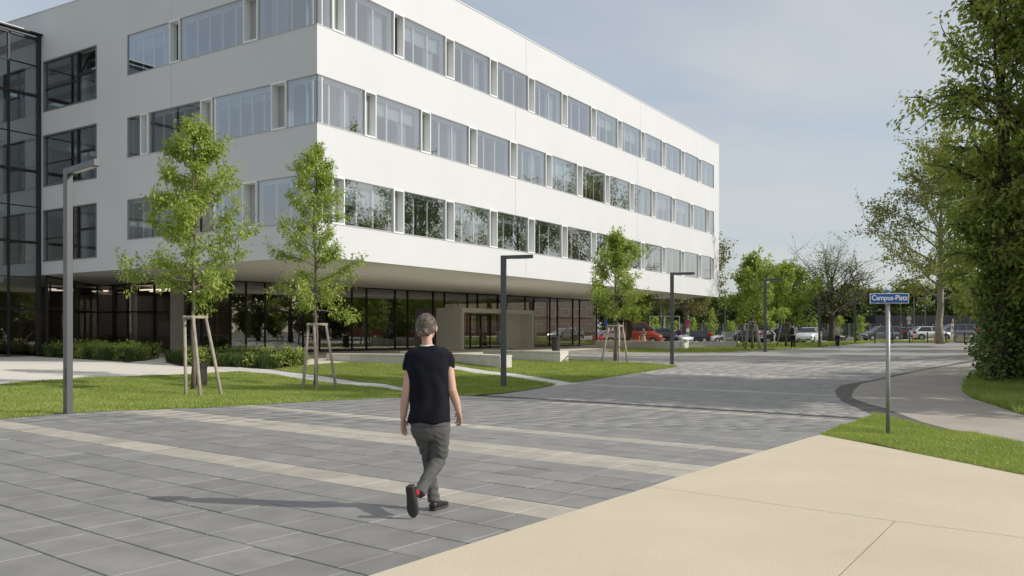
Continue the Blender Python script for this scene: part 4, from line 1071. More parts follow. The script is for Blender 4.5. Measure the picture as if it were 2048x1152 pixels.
# ================================================================ STREET FURNITURE
def lamp(px, py_base, py_top, arm_px, label, depth=None, H=4.5, arm_dir=None, aw=1.25):
    Y = FPX * H / (py_base - py_top) if depth is None else depth
    x, y = at(px, Y); z = float(T(x, y)); top = zpx(py_top, Y)
    a = arm_dir if arm_dir is not None else 0.0
    o = empty('lamp_post', (x, y, z), a); tag(o, label, 'lamp post', 'anthracite lamp posts'); h = top - z
    MB().box(-.09, .09, -.055, .055, -.05, h).build('post', M['anthracite'], o, bevel=.006)
    MB().box(.092, aw, -.055, .055, h - .12, h - .002).build('arm', M['anthracite'], o, bevel=.006)
    MB().box(.34, aw - .12, -.042, .042, h - .128, h - .121).build('lens', M['lens'], o)
    MB().box(-.045, .045, -.062, -.0565, .55, .88).build('service_hatch', M['anthracite'], o, bevel=.002)
    MB().box(-.16, .16, -.13, .13, -.01, .022).build('base_plate', M['anthracite'], o)
    for i_, j_ in ((-.125, -.095), (.125, -.095), (.125, .095), (-.125, .095)): MB().lathe([(.016, .0225), (.016, .045)], 6, (i_, j_, 0)).build('bolt', M['steel'], o)
    return o
# arms: direction in plan chosen from where the tips appear
lamp(136, 822, 337, None, 'nearest lamp post, standing on the left lawn', arm_dir=R(-42), aw=1.30)
lamp(1007, 776, 511, None, 'lamp post on the middle lawn in front of the entrance', arm_dir=R(-20), aw=1.05)
lamp(1344, 730, 545, None, 'lamp post on the lawn tip in front of the building end', arm_dir=R(-14), aw=1.08)
lamp(1530, 701, 558, None, 'lamp post between the two far staked trees', arm_dir=R(-10), aw=1.1)
lamp(1639, 695, 581, None, 'lamp post between the two walkers with backpacks', arm_dir=R(-8), aw=1.1)
lamp(1710, 685, 587, None, 'farthest lamp post, left of the street sign', arm_dir=R(-8), aw=1.1)
# plain light poles in the car park
for i, (px, Y, pt) in enumerate(((1450, 100, 583), (1771, 92, 590), (1801, 92, 588), (1828, 96, 588), (1850, 98, 590), (1322, 108, 588))):
    x, y = at(px, Y); z = float(T(x, y)); h = zpx(pt, Y) - z
    o = empty('light_pole', (x, y, z)); tag(o, ['tall thin pole beside the white cabinet', 'thin pole just left of the sign post', 'thin pole right of the sign post', 'thin pole left of the plane trunk', 'thin pole touching the plane trunk', 'thin grey pole behind the red van'][i], 'pole', 'thin poles of the car park')
    MB().tube([(0, 0, -.05), (0, 0, h)], [.085, .06], 8).build('pole', M['anthracite'], o); MB().box(-.12, .12, -.1, .1, h, h + .12).build('lamp_head', M['anthracite'], o)
# street sign
sx_, sy_ = G(1776, 873)
sg = empty('street_sign', (sx_, sy_, float(T(sx_, sy_)))); tag(sg, 'blue street name sign on a galvanised pole in the grass wedge', 'sign')
zs = float(T(sx_, sy_)); ppm = FPX / sy_
sz0, sz1 = zpx(607, sy_) - zs, zpx(587, sy_) - zs
MB().tube([(0, 0, -.05), (0, 0, sz0)], .034, 16).build('pole', M['steel'], sg, smooth=True)
MB().tube([(0, 0, sz0 + .001), (0, 0, sz1 + .02)], .030, 12).build('clamp', M['steel'], sg)
M['signblue'] = mat('sign_blue', (.010, .085, .33), .35, var=.1, vscale=6)
M['capblue'] = mat('cap_blue', (.035, .17, .36), .45)
MB().lathe([(.04, sz1 + .021), (.04, sz1 + .05), (.03, sz1 + .06)], 14).build('cap', M['capblue'], sg, smooth=False)
hw = 37.5 / ppm; pl = empty('name_plate', (0, -.045, (sz0 + sz1) / 2), R(-4), sg)
hz = (sz1 - sz0) / 2
def rrect(w_, h_, r, c=4):
    P = []
    for (cx, cz, a0) in ((w_ - r, h_ - r, 0), (-w_ + r, h_ - r, 90), (-w_ + r, -h_ + r, 180), (w_ - r, -h_ + r, 270)):
        for k in range(c + 1):
            a = R(a0 + 90 * k / c); P.append((cx + r * math.cos(a), cz + r * math.sin(a)))
    return P
def plate(w_, h_, r, y0, y1):
    b = MB(); b.prism(rrect(w_, h_, r), y0, y1); b.v = [(p[0], -p[2], p[1]) for p in b.v]; return b
plate(hw, hz, .006, -.008, .012).build('plate_back', M['white'], pl)
plate(hw - .004, hz - .004, .012, .0125, .0145).build('plate_rim', M['white'], pl)
plate(hw - .009, hz - .009, .014, .015, .0165).build('plate_face', M['signblue'], pl)
# thin white inner line with notched corners
ln = MB(); a, b, t = hw - .03, hz - .026, .0022
for (x0, x1, z0, z1) in ((-a + .02, a - .02, b - t, b), (-a + .02, a - .02, -b, -b + t), (-a, -a + t, -b + .02, b - .02), (a - t, a, -b + .02, b - .02)): ln.box(x0, x1, -.0176, -.0168, z0, z1)
if False: ln.build('border_line', M['white'], pl)
fc = bpy.data.curves.new('lettering', 'FONT'); fc.body = 'Campus-Platz'; fc.align_x = 'CENTER'; fc.align_y = 'CENTER'; fc.size = .1; fc.extrude = .0008; fc.offset = .0012
tmp = bpy.data.objects.new('tmp', fc); col.objects.link(tmp)
dg = bpy.context.evaluated_depsgraph_get(); me = bpy.data.meshes.new_from_object(tmp.evaluated_get(dg)); bpy.data.objects.remove(tmp)
co = np.array([v.co for v in me.vertices]); w_ = co[:, 0].max() - co[:, 0].min(); sc_ = 69.5 / ppm / w_; scz = 13.6 / ppm / (co[:, 1].max() - co[:, 1].min())
me.materials.clear(); me.materials.append(M['white'])
lo = link('lettering', me, pl, (0, -.0185, -.002), (R(90), 0, 0)); lo.scale = (sc_, scz, 1)
cyc = (co[:, 1].max() + co[:, 1].min()) / 2; lo.location.z = -cyc * scz - .002
for q in (-.6, .6): MB().box(q * hw - .012, q * hw + .012, -.02, .0, hz - .001, hz + .004).build('clip', M['white'], pl); MB().box(q * hw - .012, q * hw + .012, -.02, .0, -hz - .004, -hz + .001).build('clip', M['white'], pl)
# concrete benches
def bench(p0, p1, h, d, label, splits):
    """long concrete block bench from ground point p0 to p1 (front lower edge)"""
    x0, y0 = p0; x1, y1 = p1; L = math.hypot(x1 - x0, y1 - y0); a = math.atan2(y1 - y0, x1 - x0)
    z = min(float(T(x0, y0)), float(T(x1, y1)))
    o = empty('concrete_bench', (x0, y0, z), a); tag(o, label, 'bench', 'concrete benches')
    c = [0] + [L * s for s in splits] + [L]
    for i in range(len(c) - 1):
        MB().box(c[i] + .006, c[i + 1] - .006, 0.02, d - .02, -.3, h - .10).build('base_block', M['bench'], o, bevel=.008)
        MB().box(c[i] + .004, c[i + 1] - .004, 0, d, h - .095, h).build('seat_slab', M['bench'], o, bevel=.01)
    return o
def gz(px, py, Y): return at(px, Y)
bench(at(652, 42), at(838, 40), .55, .8, 'long low concrete bench partly behind the walking woman', [.28, .6])
bench(at(800, 47.5), at(1000, 39.5), .62, .7, 'concrete bench behind the woman ending left of the second lamp post', [.55])
bench(at(965, 47), at(1120, 43.5), .60, .75, 'pale concrete bench right of the second lamp post with sunlit end', [.5])
bench(at(1190, 68), at(1345, 60), .62, .7, 'concrete bench behind the support of the tree before the white front', [.42])
bench(at(1345, 61), at(1364, 60.2), .62, .7, 'short sunlit concrete bench block just behind the third lamp post', [])
bench(at(1364, 66), at(1475, 66), .5, .6, 'low concrete bench at the far lawn beneath the red van', [.47])
# bins
def bin_(px, Y, label, r=.2, h=.95):
    x, y = at(px, Y); o = empty('litter_bin', (x, y, float(T(x, y)))); tag(o, label, 'litter bin', 'dark litter bins')
    MB().lathe([(r, 0.02), (r, h), (r * .92, h), (r * .92, h - .03), (.02, h - .035)], 18).build('body', M['bin'], o, smooth=False)
    MB().lathe([(r * 1.04, h - .16), (r * 1.04, h - .12)], 18).build('band', M['darkmetal'], o); MB().lathe([(r * .7, 0), (r * .7, .02)], 12).build('foot', M['darkmetal'], o)
bin_(400, 26.5, 'dark cylindrical litter bin behind the taller left tree', .21, .78)
bin_(1112, 57.5, 'dark litter bin by the glazing beside the porch', .27, 1.0)
# bollards
for i, px in enumerate((1750, 1785, 1819.5, 1855, 1892, 1929)):
    x, y = at(px, 76); o = empty('bollard', (x, y, float(T(x, y)))); tag(o, '%s black bollard from the left in the row at the plaza end' % order[i], 'bollard', 'black bollards at the plaza end')
    MB().lathe([(.05, .02), (.05, .95), (.035, .98)], 10).build('post', M['black'], o); MB().lathe([(.13, 0), (.13, .02)], 12).build('base_plate', M['black'], o)
M['orange'] = mat('orange_plastic', (.60, .13, .03), .5)
for i, px in enumerate((1826, 1869)):
    x, y = at(px, 77.5); o = empty('marker_post', (x, y, float(T(x, y)))); tag(o, ['orange marker post behind the third bollard', 'orange marker post left of the plane trunk'][i], 'post', 'orange marker posts')
    MB().tube([(0, 0, 0), (0, 0, .72)], [.05, .045], 8).build('tube', M['orange'], o); MB().lathe([(.1, 0), (.1, .04)], 10).build('foot', M['black'], o)
x, y = at(1319 - 41, 83); o = empty('marker_post', (x, y, float(T(x, y)))); tag(o, 'orange marker post beside the pedestrian at the red van', 'post', 'orange marker posts')
MB().tube([(0, 0, 0), (0, 0, .95)], [.09, .08], 8).build('tube', M['orange'], o); MB().lathe([(.14, 0), (.14, .04)], 10).build('foot', M['black'], o)
# planter box, banner, cabinet, road signs
x, y = at(1923, 79); o = empty('planter_box', (x, y, float(T(x, y)))); tag(o, 'low wooden planter box right of the plane tree', 'planter')
for z0 in (.05, .25, .45): MB().box(-.62, .62, -.3, .3, z0, z0 + .18).build('board', M['stake'], o)
for q in (-.5, .5): MB().box(q - .06, q + .06, -.28, .28, 0, .05).build('foot', M['stake'], o)
x, y = at(1956, 79); o = empty('planter_box', (x, y, float(T(x, y)))); tag(o, 'dark low trough between planter box and ivy', 'planter')
MB().box(-.55, .55, -.25, .25, .14, .42).build('board', M['bin'], o)
for q in (-.42, .42): MB().box(q - .06, q + .06, -.22, .22, 0, .14).build('foot', M['bin'], o)
x, y = at(1903, 78); o = empty('banner', (x, y, float(T(x, y)))); tag(o, 'slim white and red banner flag beside the grey people carrier', 'banner')
b = MB(); pts_l = [(-.05, .35), (-.08, 1.0), (.0, 1.7), (.1, 2.15), (.2, 2.2), (.22, 1.6), (.12, .8), (.06, .35)]
b.prism(pts_l, -.008, .008); b.v = [(p[0], p[2], p[1]) for p in b.v]; fb = b.build('cloth', M['white'], o)
M['bannerred'] = mat('banner_red', (.5, .09, .05), .7)
for z0 in (.7, 1.25, 1.75): MB().box(-.03 + (z0 - .7) * .09, .1 + (z0 - .7) * .09, -.011, .011, z0, z0 + .22).build('red_patch', M['bannerred'], fb)
MB().tube([(.02, 0, 0), (.02, 0, .9), (.19, 0, 2.2)], .014, 6).build('rod', M['steel'], o); MB().box(-.25, .25, -.2, .2, 0, .03).build('base', M['white'], o)
x, y = at(1457, 78); o = empty('service_cabinet', (x, y, float(T(x, y)))); tag(o, 'white service cabinet beyond the far bench end', 'cabinet')
MB().box(-.42, .42, -.25, .25, .1, 1.25).build('housing', M['white'], o, bevel=.02); MB().box(-.45, .45, -.28, .28, 1.25, 1.31).build('lid', M['alu_grey'], o); MB().box(-.4, .4, -.22, .22, 0, .1).build('plinth', M['concrete'], o)
for z0 in (.2, .75): MB().box(-.33, .33, -.262, -.252, z0, z0 + .42).build('door', M['alu_grey'], o)
M['signred'] = mat('sign_red', (.45, .02, .04), .4); M['signpink'] = mat('sign_pink', (.5, .06, .24), .4)
def round_sign(px, Y, zc, r, label, rim, face, cross=True):
    x, y = at(px, Y); o = empty('road_sign', (x, y, float(T(x, y)))); tag(o, label, 'sign', None); z = zc
    MB().tube([(0, .03, 0), (0, .03, z)], .03, 8).build('pole', M['steel'], o)
    Mx = Matrix.Translation((0, 0, z)) @ Matrix.Rotation(R(90), 4, 'X')
    f = MB(); f.lathe([(r, -.01), (r, .01)], 24, M=Mx); d = f.build('disc', M[rim], o)
    f = MB(); f.lathe([(r * .8, .0105), (r * .8, .014)], 24, M=Mx); f.build('disc_face', M[face], d)
    if cross:
        for a_ in ((45, -45) if cross == 2 else (45,)):
            f = MB(); f.box(-r * .8, r * .8, -.018, -.0145, -r * .09, r * .09); k = f.build('cross_bar', M[rim], d, (0, -.002 * (a_ < 0), z)); k.rotation_euler = (0, R(a_), 0)
    return o
M['signface'] = mat('sign_violet_blue', (.03, .05, .35), .4)
round_sign(1357, 80, zpx(659, 80) - .55, .27, 'round blue and red no stopping sign beside the third lamp post', 'signred', 'signface', 2)
x, y = at(1374, 96); o = empty('parking_sign', (x, y, float(T(x, y)))); tag(o, 'pink sign on the trunk of the olive budding tree', 'sign')
hh = zpx(647, 96) - float(T(x, y)); MB().tube([(0, -.4, 0), (0, -.4, hh + .4)], .03, 6).build('pole', M['steel'], o); MB().box(-.2, .22, -.46, -.44, hh - .42, hh + .42).build('plate', M['signpink'], o); MB().box(-.17, .17, -.46, -.44, hh - .95, hh - .55).build('lower_plate', M['white'], o)
x, y = at(1818, 82); o = empty('parking_sign', (x, y, float(T(x, y)))); tag(o, 'small grey-backed road sign behind the third bollard', 'sign')
hh = zpx(637, 82) - float(T(x, y)); MB().tube([(0, .03, 0), (0, .03, hh + .2)], .03, 6).build('pole', M['steel'], o); f = MB(); f.lathe([(.24, -.01), (.24, .01)], 18, M=Matrix.Translation((0, 0, hh)) @ Matrix.Rotation(R(90), 4, 'X')); f.build('disc', M['alu_grey'], o); MB().box(-.18, .18, -.012, .012, hh - .55, hh - .27).build('plate', M['alu_grey'], o)
x, y = at(1212, 84); o = empty('parking_sign', (x, y, float(T(x, y)))); tag(o, 'small violet road sign at the end of the dark glazing', 'sign')
hh = zpx(645, 84) - float(T(x, y)); MB().tube([(0, .03, 0), (0, .03, hh + .2)], .03, 6).build('pole', M['steel'], o); MB().box(-.14, .14, -.012, .012, hh - .25, hh + .25).build('plate', M['signface'], o)
# fence behind the car park
fe = empty('wire_fence', (*at(1500, 116), .8)); tag(fe, 'grey wire mesh fence with steel posts behind the parked cars', 'fence')
fx = [at(px, 116) for px in range(1215, 2000, 21)]
for (x, y) in fx: MB().tube([(x - fe.location.x, y - fe.location.y, -.1), (x - fe.location.x, y - fe.location.y, 1.9)], .04, 6).build('post', M['steel'], fe)
wr_ = MB()
(xa, ya), (xb, yb) = fx[0], fx[-1]
for k in range(11): wr_.tube([(xa - fe.location.x, 0, .1 + k * .18), (xb - fe.location.x, 0, .1 + k * .18)], .008, 3)
k = xa
while k < xb: wr_.tube([(k - fe.location.x, 0, .05), (k - fe.location.x, 0, 1.9)], .007, 3); k += .35
tag(wr_.build('wire_mesh', M['steel'], fe), kind='stuff')
# ball-stop frames / goal frames beyond the fence
for i, (pa, pb, Y, zt, lab) in enumerate(((1300, 1329, 119, 632, 'thin grey tubular frame with braces behind the red van'), (1330, 1359, 119, 632, 'thin grey tubular frame beside the olive tree trunk'), (1491, 1556, 121, 647, 'wide grey goal frame behind the parked cars'))):
    (xa, ya), (xb, yb) = at(pa, Y), at(pb, Y); z = float(T(xa, ya)); h = zpx(zt, Y) - z; o = empty('goal_frame', (xa, ya, z)); tag(o, lab, 'goal', 'grey goal frames'); w2 = xb - xa
    for q in (0, w2): MB().tube([(q, 0, 0), (q, 0, h)], .04, 8).build('upright', M['alu_grey'], o); MB().tube([(q, .06, h - .15), (q, 2.0, 0)], .025, 6).build('brace', M['alu_grey'], o)
    MB().tube([(.06, 0, h - .06), (w2 - .06, 0, h - .06)], .035, 8).build('crossbar', M['alu_grey'], o)
# dark pavilion and grey hall in the background
M['timber'] = mat('black_timber', (.018, .018, .022), .7, var=.3, vscale=2)
(xa, ya), (xb, yb) = at(1751, 120), at(1985, 120); z = .8
pv_ = empty('dark_pavilion', (xa, ya, z)); tag(pv_, 'long low black pavilion behind the parked cars', 'building'); W_ = xb - xa + 6; hh = zpx(631, 120) - z
MB().box(0, W_, 0, 6, hh - 1.05, hh).build('roof', M['timber'], pv_); MB().box(0, W_ * .52, .3, 5.5, 0, hh - 1.05).build('wall', M['timber'], pv_)
MB().box(W_ * .52, W_, 5.2, 5.5, 0, hh - 1.05).build('back_wall', mat('brown_wall', (.1, .08, .06), .8), pv_)
for k in range(12): MB().box(.5 + k * .75, 1.16 + k * .75, .25, .3, .1, hh - 1.15).build('cladding_board', M['timber'], pv_)
for q in (.62, .78, .95): MB().box(W_ * q, W_ * q + .12, .2, .32, 0, hh - 1.05).build('post', M['timber'], pv_)
MB().box(3.5, 3.9, .23, .249, .9, 1.5).build('notice', mat('ochre_notice', (.25, .14, .05), .8), pv_) if False else None
(xa, ya), (xb, yb) = at(1428, 140), at(1475, 140)
gh = empty('grey_hall', (xa, ya, .8)); tag(gh, 'grey hall with a gridded glass front behind the trees', 'building'); W_ = xb - xa + 2; hh = zpx(608, 140) - .8
M['greywall'] = mat('grey_cladding', (.30, .33, .35), .7)
MB().box(0, W_, 0, 8, 0, hh).build('wall', M['greywall'], gh); MB().box(-.2, W_ + .2, -.2, 8.2, hh, hh + .25).build('roof', M['alu_grey'], gh)
for i in range(3):
    for j in range(3):
        f = MB().box(1.2 + i * .85, 1.95 + i * .85, -.04, -.005, .5 + j * .9, 1.3 + j * .9); wdw = f.build('window', M['alu'], gh)
        MB().box(1.26 + i * .85, 1.89 + i * .85, -.05, -.042, .56 + j * .9, 1.24 + j * .9).build('pane', M['glass_dark'], wdw)
# building across the car park to the right, seen mirrored in the windows
M['brickred'] = mat('orange_brick', (.34, .12, .06), .8, var=.2, vscale=2)
M['slate'] = mat('slate_panels', (.12, .13, .15), .7)
ob_ = empty('brick_institute', (118, 95, .6), R(60)); tag(ob_, 'orange brick and slate institute mirrored in the lower windows', 'building')
MB().box(-40, 40, 0, 14, 0, 6.5).build('brick_storeys', M['brickred'], ob_); MB().box(-40, 40, .5, 13.5, 6.5, 11.5).build('slate_storeys', M['slate'], ob_); MB().box(-40.5, 40.5, 0, 14.2, 11.5, 12).build('roof', M['alu_grey'], ob_)
for i in range(20):
    for j in range(3):
        wdw = MB().box(-38.5 + i * 4, -36.3 + i * 4, 14 if j < 2 else 13.5, 14.05 if j < 2 else 13.55, 1 + j * 3.4, 2.8 + j * 3.4).build('window', M['alu'], ob_)
        wdw2 = MB().box(-38.4 + i * 4, -36.4 + i * 4, 14.052 if j < 2 else 13.552, 14.06 if j < 2 else 13.56, 1.1 + j * 3.4, 2.7 + j * 3.4).build('pane', M['slate'], wdw)
# ================================================================ CARS
M['tyre'] = mat('tyre_rubber', (.02, .02, .02), .85); M['rim'] = mat('alloy_rim', (.50, .51, .52), .35, metal=.7)
M['carglass'] = mat('car_glass', (.025, .03, .033), .08, spec=.7); M['trim'] = mat('black_trim', (.025, .025, .027), .6)
M['taillight'] = mat('tail_light', (.42, .02, .02), .25); M['headlight'] = mat('head_light', (.7, .72, .74), .15); M['numplate'] = mat('number_plate', (.75, .75, .74), .5)
def paint(name, c): return mat(name, c, .3, metal=.25, coat=.6)
PAINT = {'red': paint('red_van_paint', (.36, .05, .018)), 'black': paint('black_car_paint', (.015, .016, .02)), 'blue': paint('dark_blue_paint', (.02, .026, .045)),
         'grey': paint('grey_car_paint', (.12, .125, .14)), 'silver': paint('silver_paint', (.50, .53, .56)), 'white': paint('white_car_paint', (.72, .74, .76)),
         'teal': paint('teal_paint', (.14, .27, .31)), 'orange': paint('orange_paint', (.62, .22, .03)), 'pblue': paint('pale_blue_paint', (.36, .44, .52)), 'crimson': paint('crimson_paint', (.42, .015, .03))}
def car(px, Y, heading, kind, color, label, scale=1.0):
    x, y = at(px, Y); o = empty('parked_car' if kind != 'van' else 'delivery_van', (x, y, float(T(x, y)) + .01), heading)
    tag(o, label, 'van' if kind == 'van' else 'car', 'cars in the car park'); pm = PAINT[color]
    if kind == 'hatch':   L, W, st = 4.2, 1.76, dict(hood=.88, cowl=.98, ws0=1.0, ws1=.18, r1=-1.35, rb=-1.95, roof=1.46, belt=.95)
    elif kind == 'wagon': L, W, st = 4.7, 1.82, dict(hood=.88, cowl=.98, ws0=1.05, ws1=.2, r1=-1.75, rb=-2.2, roof=1.48, belt=.95)
    elif kind == 'mpv':   L, W, st = 4.8, 1.88, dict(hood=.98, cowl=1.1, ws0=1.35, ws1=.45, r1=-1.95, rb=-2.3, roof=1.72, belt=1.02)
    elif kind == 'suv':   L, W, st = 4.5, 1.85, dict(hood=1.02, cowl=1.1, ws0=.95, ws1=.15, r1=-1.6, rb=-2.05, roof=1.62, belt=1.08)
    else:                 L, W, st = 5.9, 2.0, dict(hood=1.2, cowl=1.42, ws0=2.05, ws1=1.2, r1=-.55, rb=-.6, roof=2.3, belt=1.4)
    hl = L / 2; hw_ = W / 2
    def ringlow(xx, z0, z1, w_, c=.09):
        return [(xx, -w_ + c, z0), (xx, w_ - c, z0), (xx, w_, z0 + .16), (xx, w_, z0 + (z1 - z0) * .6), (xx, w_ - .04, z1 - c * .6), (xx, w_ - .14, z1), (xx, -w_ + .14, z1), (xx, -w_ + .04, z1 - c * .6), (xx, -w_, z0 + (z1 - z0) * .6), (xx, -w_, z0 + .16)]
    be = st['belt']
    sts = [(hl, .32, .60, hw_ * .72), (hl - .05, .24, .70, hw_ * .88), (hl - .3, .2, st['hood'] - .1, hw_ * .97), (hl - .75, .2, st['hood'], hw_), (st['ws0'], .2, st['cowl'], hw_), (0, .2, be, hw_), (-hl + .7, .2, be + .02, hw_), (-hl + .25, .22, be + .02, hw_ * .98), (-hl + .06, .26, be - .05, hw_ * .93), (-hl, .34, be - .25, hw_ * .82)]
    if kind == 'van': sts = [(hl, .35, .75, hw_ * .75), (hl - .05, .28, .95, hw_ * .9), (hl - .4, .25, 1.12, hw_ * .97), (st['ws0'], .25, 1.42, hw_), (st['ws1'], .25, 1.42, hw_), (-.6, .25, 1.42, hw_)]
    b = MB(); b.rings([ringlow(*s) for s in sts][::-1]); body = b.build('body', pm, o, smooth=True)
    # greenhouse
    zt, zb_ = st['roof'], be - .03
    wt, wb = hw_ * .74, hw_ - .07
    def ringup(xx, z, w_): return (xx, w_, z)
    g0 = [(st['ws0'] - .02, zb_ + (.05 if kind != 'van' else 0)), (st['ws1'], zt - .03), (st['r1'], zt - .05), (st['rb'], zb_)]
    gb = MB(); vv = []
    for s in (-1, 1):
        for (xx, zz) in g0: vv.append((xx, s * (wb if zz < (zt + zb_) / 2 else wt), zz))
    gb.add(vv, [(0, 1, 2, 3), (7, 6, 5, 4), (0, 4, 5, 1), (1, 5, 6, 2), (2, 6, 7, 3), (0, 3, 7, 4)]); gl = gb.build('windows', M['carglass'], o)
    rf = MB(); ym = wt + .025
    rf.add([(st['ws1'] + .1, -ym, zt - .06), (st['r1'] - .12, -ym, zt - .09), (st['r1'] - .12, ym, zt - .09), (st['ws1'] + .1, ym, zt - .06), (st['ws1'] - .1, -ym + .12, zt), (st['r1'] + .2, -ym + .12, zt - .01), (st['r1'] + .2, ym - .12, zt - .01), (st['ws1'] - .1, ym - .12, zt)],
           [(0, 3, 2, 1), (4, 5, 6, 7), (0, 1, 5, 4), (1, 2, 6, 5), (2, 3, 7, 6), (3, 0, 4, 7)]); rf.build('roof', pm, o)
    def pillar(xa, xb, w_):
        for s in (-1, 1):
            p = MB(); p.add([(xa - w_, s * (wb + .01), zb_), (xa + w_, s * (wb + .01), zb_), (xb + w_ * .8, s * (wt + .018), zt - .07), (xb - w_ * .8, s * (wt + .018), zt - .07), (xa - w_, s * (wb - .06), zb_), (xa + w_, s * (wb - .06), zb_), (xb + w_ * .8, s * (wt - .05), zt - .07), (xb - w_ * .8, s * (wt - .05), zt - .07)],
                           [(0, 1, 2, 3), (7, 6, 5, 4), (0, 4, 5, 1), (1, 5, 6, 2), (2, 6, 7, 3), (3, 7, 4, 0)]); p.build('pillar', pm, o)
    pillar(st['ws0'] - .03, st['ws1'] + .02, .05); pillar(st['rb'] + .08, st['r1'] + .05, .11 if kind != 'van' else .06); pillar(-.12 if kind != 'van' else .3, -.2 if kind != 'van' else .3, .04)
    if kind in ('wagon', 'mpv'): pillar(-1.15, -1.15, .035)
    if kind == 'van':
        MB().box(-2.9, -.62, -1.0, 1.0, .62, .72).build('load_bed', M['trim'], o)
        for s in (-1, 1): MB().box(-2.9, -.62, s * .98 - .02, s * .98 + .02, .73, 1.15).build('drop_side', M['alu_grey'], o)
        MB().box(-2.94, -2.9, -.98, .98, .73, 1.15).build('tailboard', M['alu_grey'], o); MB().box(-2.85, -.6, -.4, .4, .4, .6).build('chassis', M['trim'], o)
        MB().lathe([(.07, 2.3), (.07, 2.42), (.03, 2.46)], 10, (.6, 0, 0)).build('beacon', M['orange'], o)
        for s in (-1, 1): MB().box(-.5, 2.0, s * 1.0 - .012, s * 1.0 + .012, .62, .72).build('side_strip', M['trim'], o)
    ax = (hl - .88, -hl + .82); rw = .32 if kind != 'van' else .36
    for xx in ax:
        for s in (-1, 1):
            Mx = Matrix.Translation((xx, s * (hw_ - .10), rw)) @ Matrix.Rotation(R(90) * -s, 4, 'X')
            a_ = MB(); a_.lathe([(rw + .06, .0), (rw + .06, .105)], 20, M=Mx); a_.build('wheel_arch', M['trim'], o)
            t_ = MB(); t_.lathe([(rw * .62, -.1), (rw * .95, -.1), (rw, -.06), (rw, .09), (rw * .95, .12), (rw * .62, .12)], 20, M=Mx); wh = t_.build('wheel', M['tyre'], o, smooth=False)
            r_ = MB(); r_.lathe([(rw * .64, .1), (rw * .64, .128), (rw * .52, .118), (rw * .2, .128), (.01, .13)], 16, M=Mx); r_.build('rim', M['rim'], wh)
    MB().box(hl - .06, hl + .02, -hw_ * .7, hw_ * .7, .34, .46).build('bumper_grille', M['trim'], o); MB().box(hl + .021, hl + .03, -.26, .26, .38, .48).build('number_plate', M['numplate'], o)
    MB().box(-hl - .02, -hl + .06, -hw_ * .75, hw_ * .75, .34, .50).build('rear_bumper', M['trim'], o) if kind != 'van' else None
    if kind != 'van': MB().box(-hl - .03, -hl - .021, -.26, .26, .52, .63).build('number_plate', M['numplate'], o); 
    for s in (-1, 1):
        h_ = MB(); y0_ = s * hw_ * .74; h_.box(hl - .28, hl - .06, min(y0_, y0_ + s * .2), max(y0_, y0_ + s * .2), .60 if kind != 'van' else .8, .74 if kind != 'van' else 1.02); h_.build('headlight', M['headlight'], o)
        if kind != 'van':
            q = MB(); y0_ = s * (hw_ - .2); q.box(-hl - .005, -hl + .30, min(y0_, y0_ + s * .19), max(y0_, y0_ + s * .19), be - .22, be + (.02 if kind in ('hatch', 'suv') else .2) - .02); q.build('tail_light', M['taillight'], o)
        mi_ = MB(); y0_ = s * (hw_ + .02); mi_.box(st['ws0'] - .45, st['ws0'] - .28, min(y0_, y0_ + s * .15), max(y0_, y0_ + s * .15), be + .02, be + .16); mi_.build('mirror', pm, o)
        d_ = MB()
        for xx in (st['ws0'] - .2, -.15, -1.05):
            if xx > -hl + .5 and not (kind == 'van' and xx < -.5): d_.box(xx - .006, xx + .006, s * hw_ - .003, s * hw_ + .003, .36, be - .1)
        d_.build('door_seam', M['trim'], o) if len(d_.v) == 8 else None
        hd = MB(); hd.box(.1, .26, min(s * hw_, s * (hw_ + .02)), max(s * hw_, s * (hw_ + .02)), be - .16, be - .13); hd.build('door_handle', M['trim'], o)
    o.scale = (scale,) * 3
    return o
car(1266, 86, R(-14), 'van', 'red', 'red flatbed crew van with an orange beacon')
car(1209, 92, R(200), 'hatch', 'crimson', 'crimson car at the end of the dark glazing')
car(1232, 96, R(10), 'wagon', 'silver', 'silver car half hidden behind the near young tree')
car(1308, 100, R(190), 'wagon', 'pblue', 'pale blue car roof showing behind the red van')
car(1325, 97, R(8), 'mpv', 'teal', 'teal people carrier behind the black hatchback')
car(1331, 92, R(72), 'suv', 'black', 'black hatchback seen from behind beside the red van', .95)
car(1350, 93, R(-60), 'hatch', 'silver', 'silver car nosing out behind the third lamp post')
car(1380, 103, R(182), 'wagon', 'blue', 'dark blue estate car behind the olive tree trunk')
car(1402, 107, R(170), 'hatch', 'orange', 'small orange car behind the dark estate', .85)
car(1448, 105, R(185), 'hatch', 'white', 'white car behind the tall thin pole', .9)
car(1482, 100, R(186), 'wagon', 'blue', 'dark car behind the empty low support')
car(1510, 103, R(200), 'hatch', 'pblue', 'pale blue car left of the fourth lamp post')
car(1556, 98, R(184), 'mpv', 'black', 'black people carrier behind the stooping pedestrian')
car(1583, 104, R(170), 'hatch', 'silver', 'silver car roof behind the black people carrier')
car(1617, 84, R(-122), 'suv', 'white', 'white crossover facing the plaza beside the man with the backpack', .95)
car(1652, 108, R(5), 'hatch', 'black', 'dark car behind the white crossover')
car(1762, 97, R(183), 'mpv', 'grey', 'dark grey minivan left of the street sign pole', .92)
car(1803, 103, R(60), 'hatch', 'black', 'black car with red tail lights behind the sign pole')
car(1823, 106, R(70), 'wagon', 'blue', 'dark car half hidden behind the white hatchback')
car(1861, 90, R(-3), 'hatch', 'white', 'white hatchback in front of the plane tree')
car(1907, 100, R(177), 'mpv', 'grey', 'grey people carrier right of the plane tree')
car(1943, 103, R(8), 'suv', 'grey', 'grey car next to the ivy thicket')
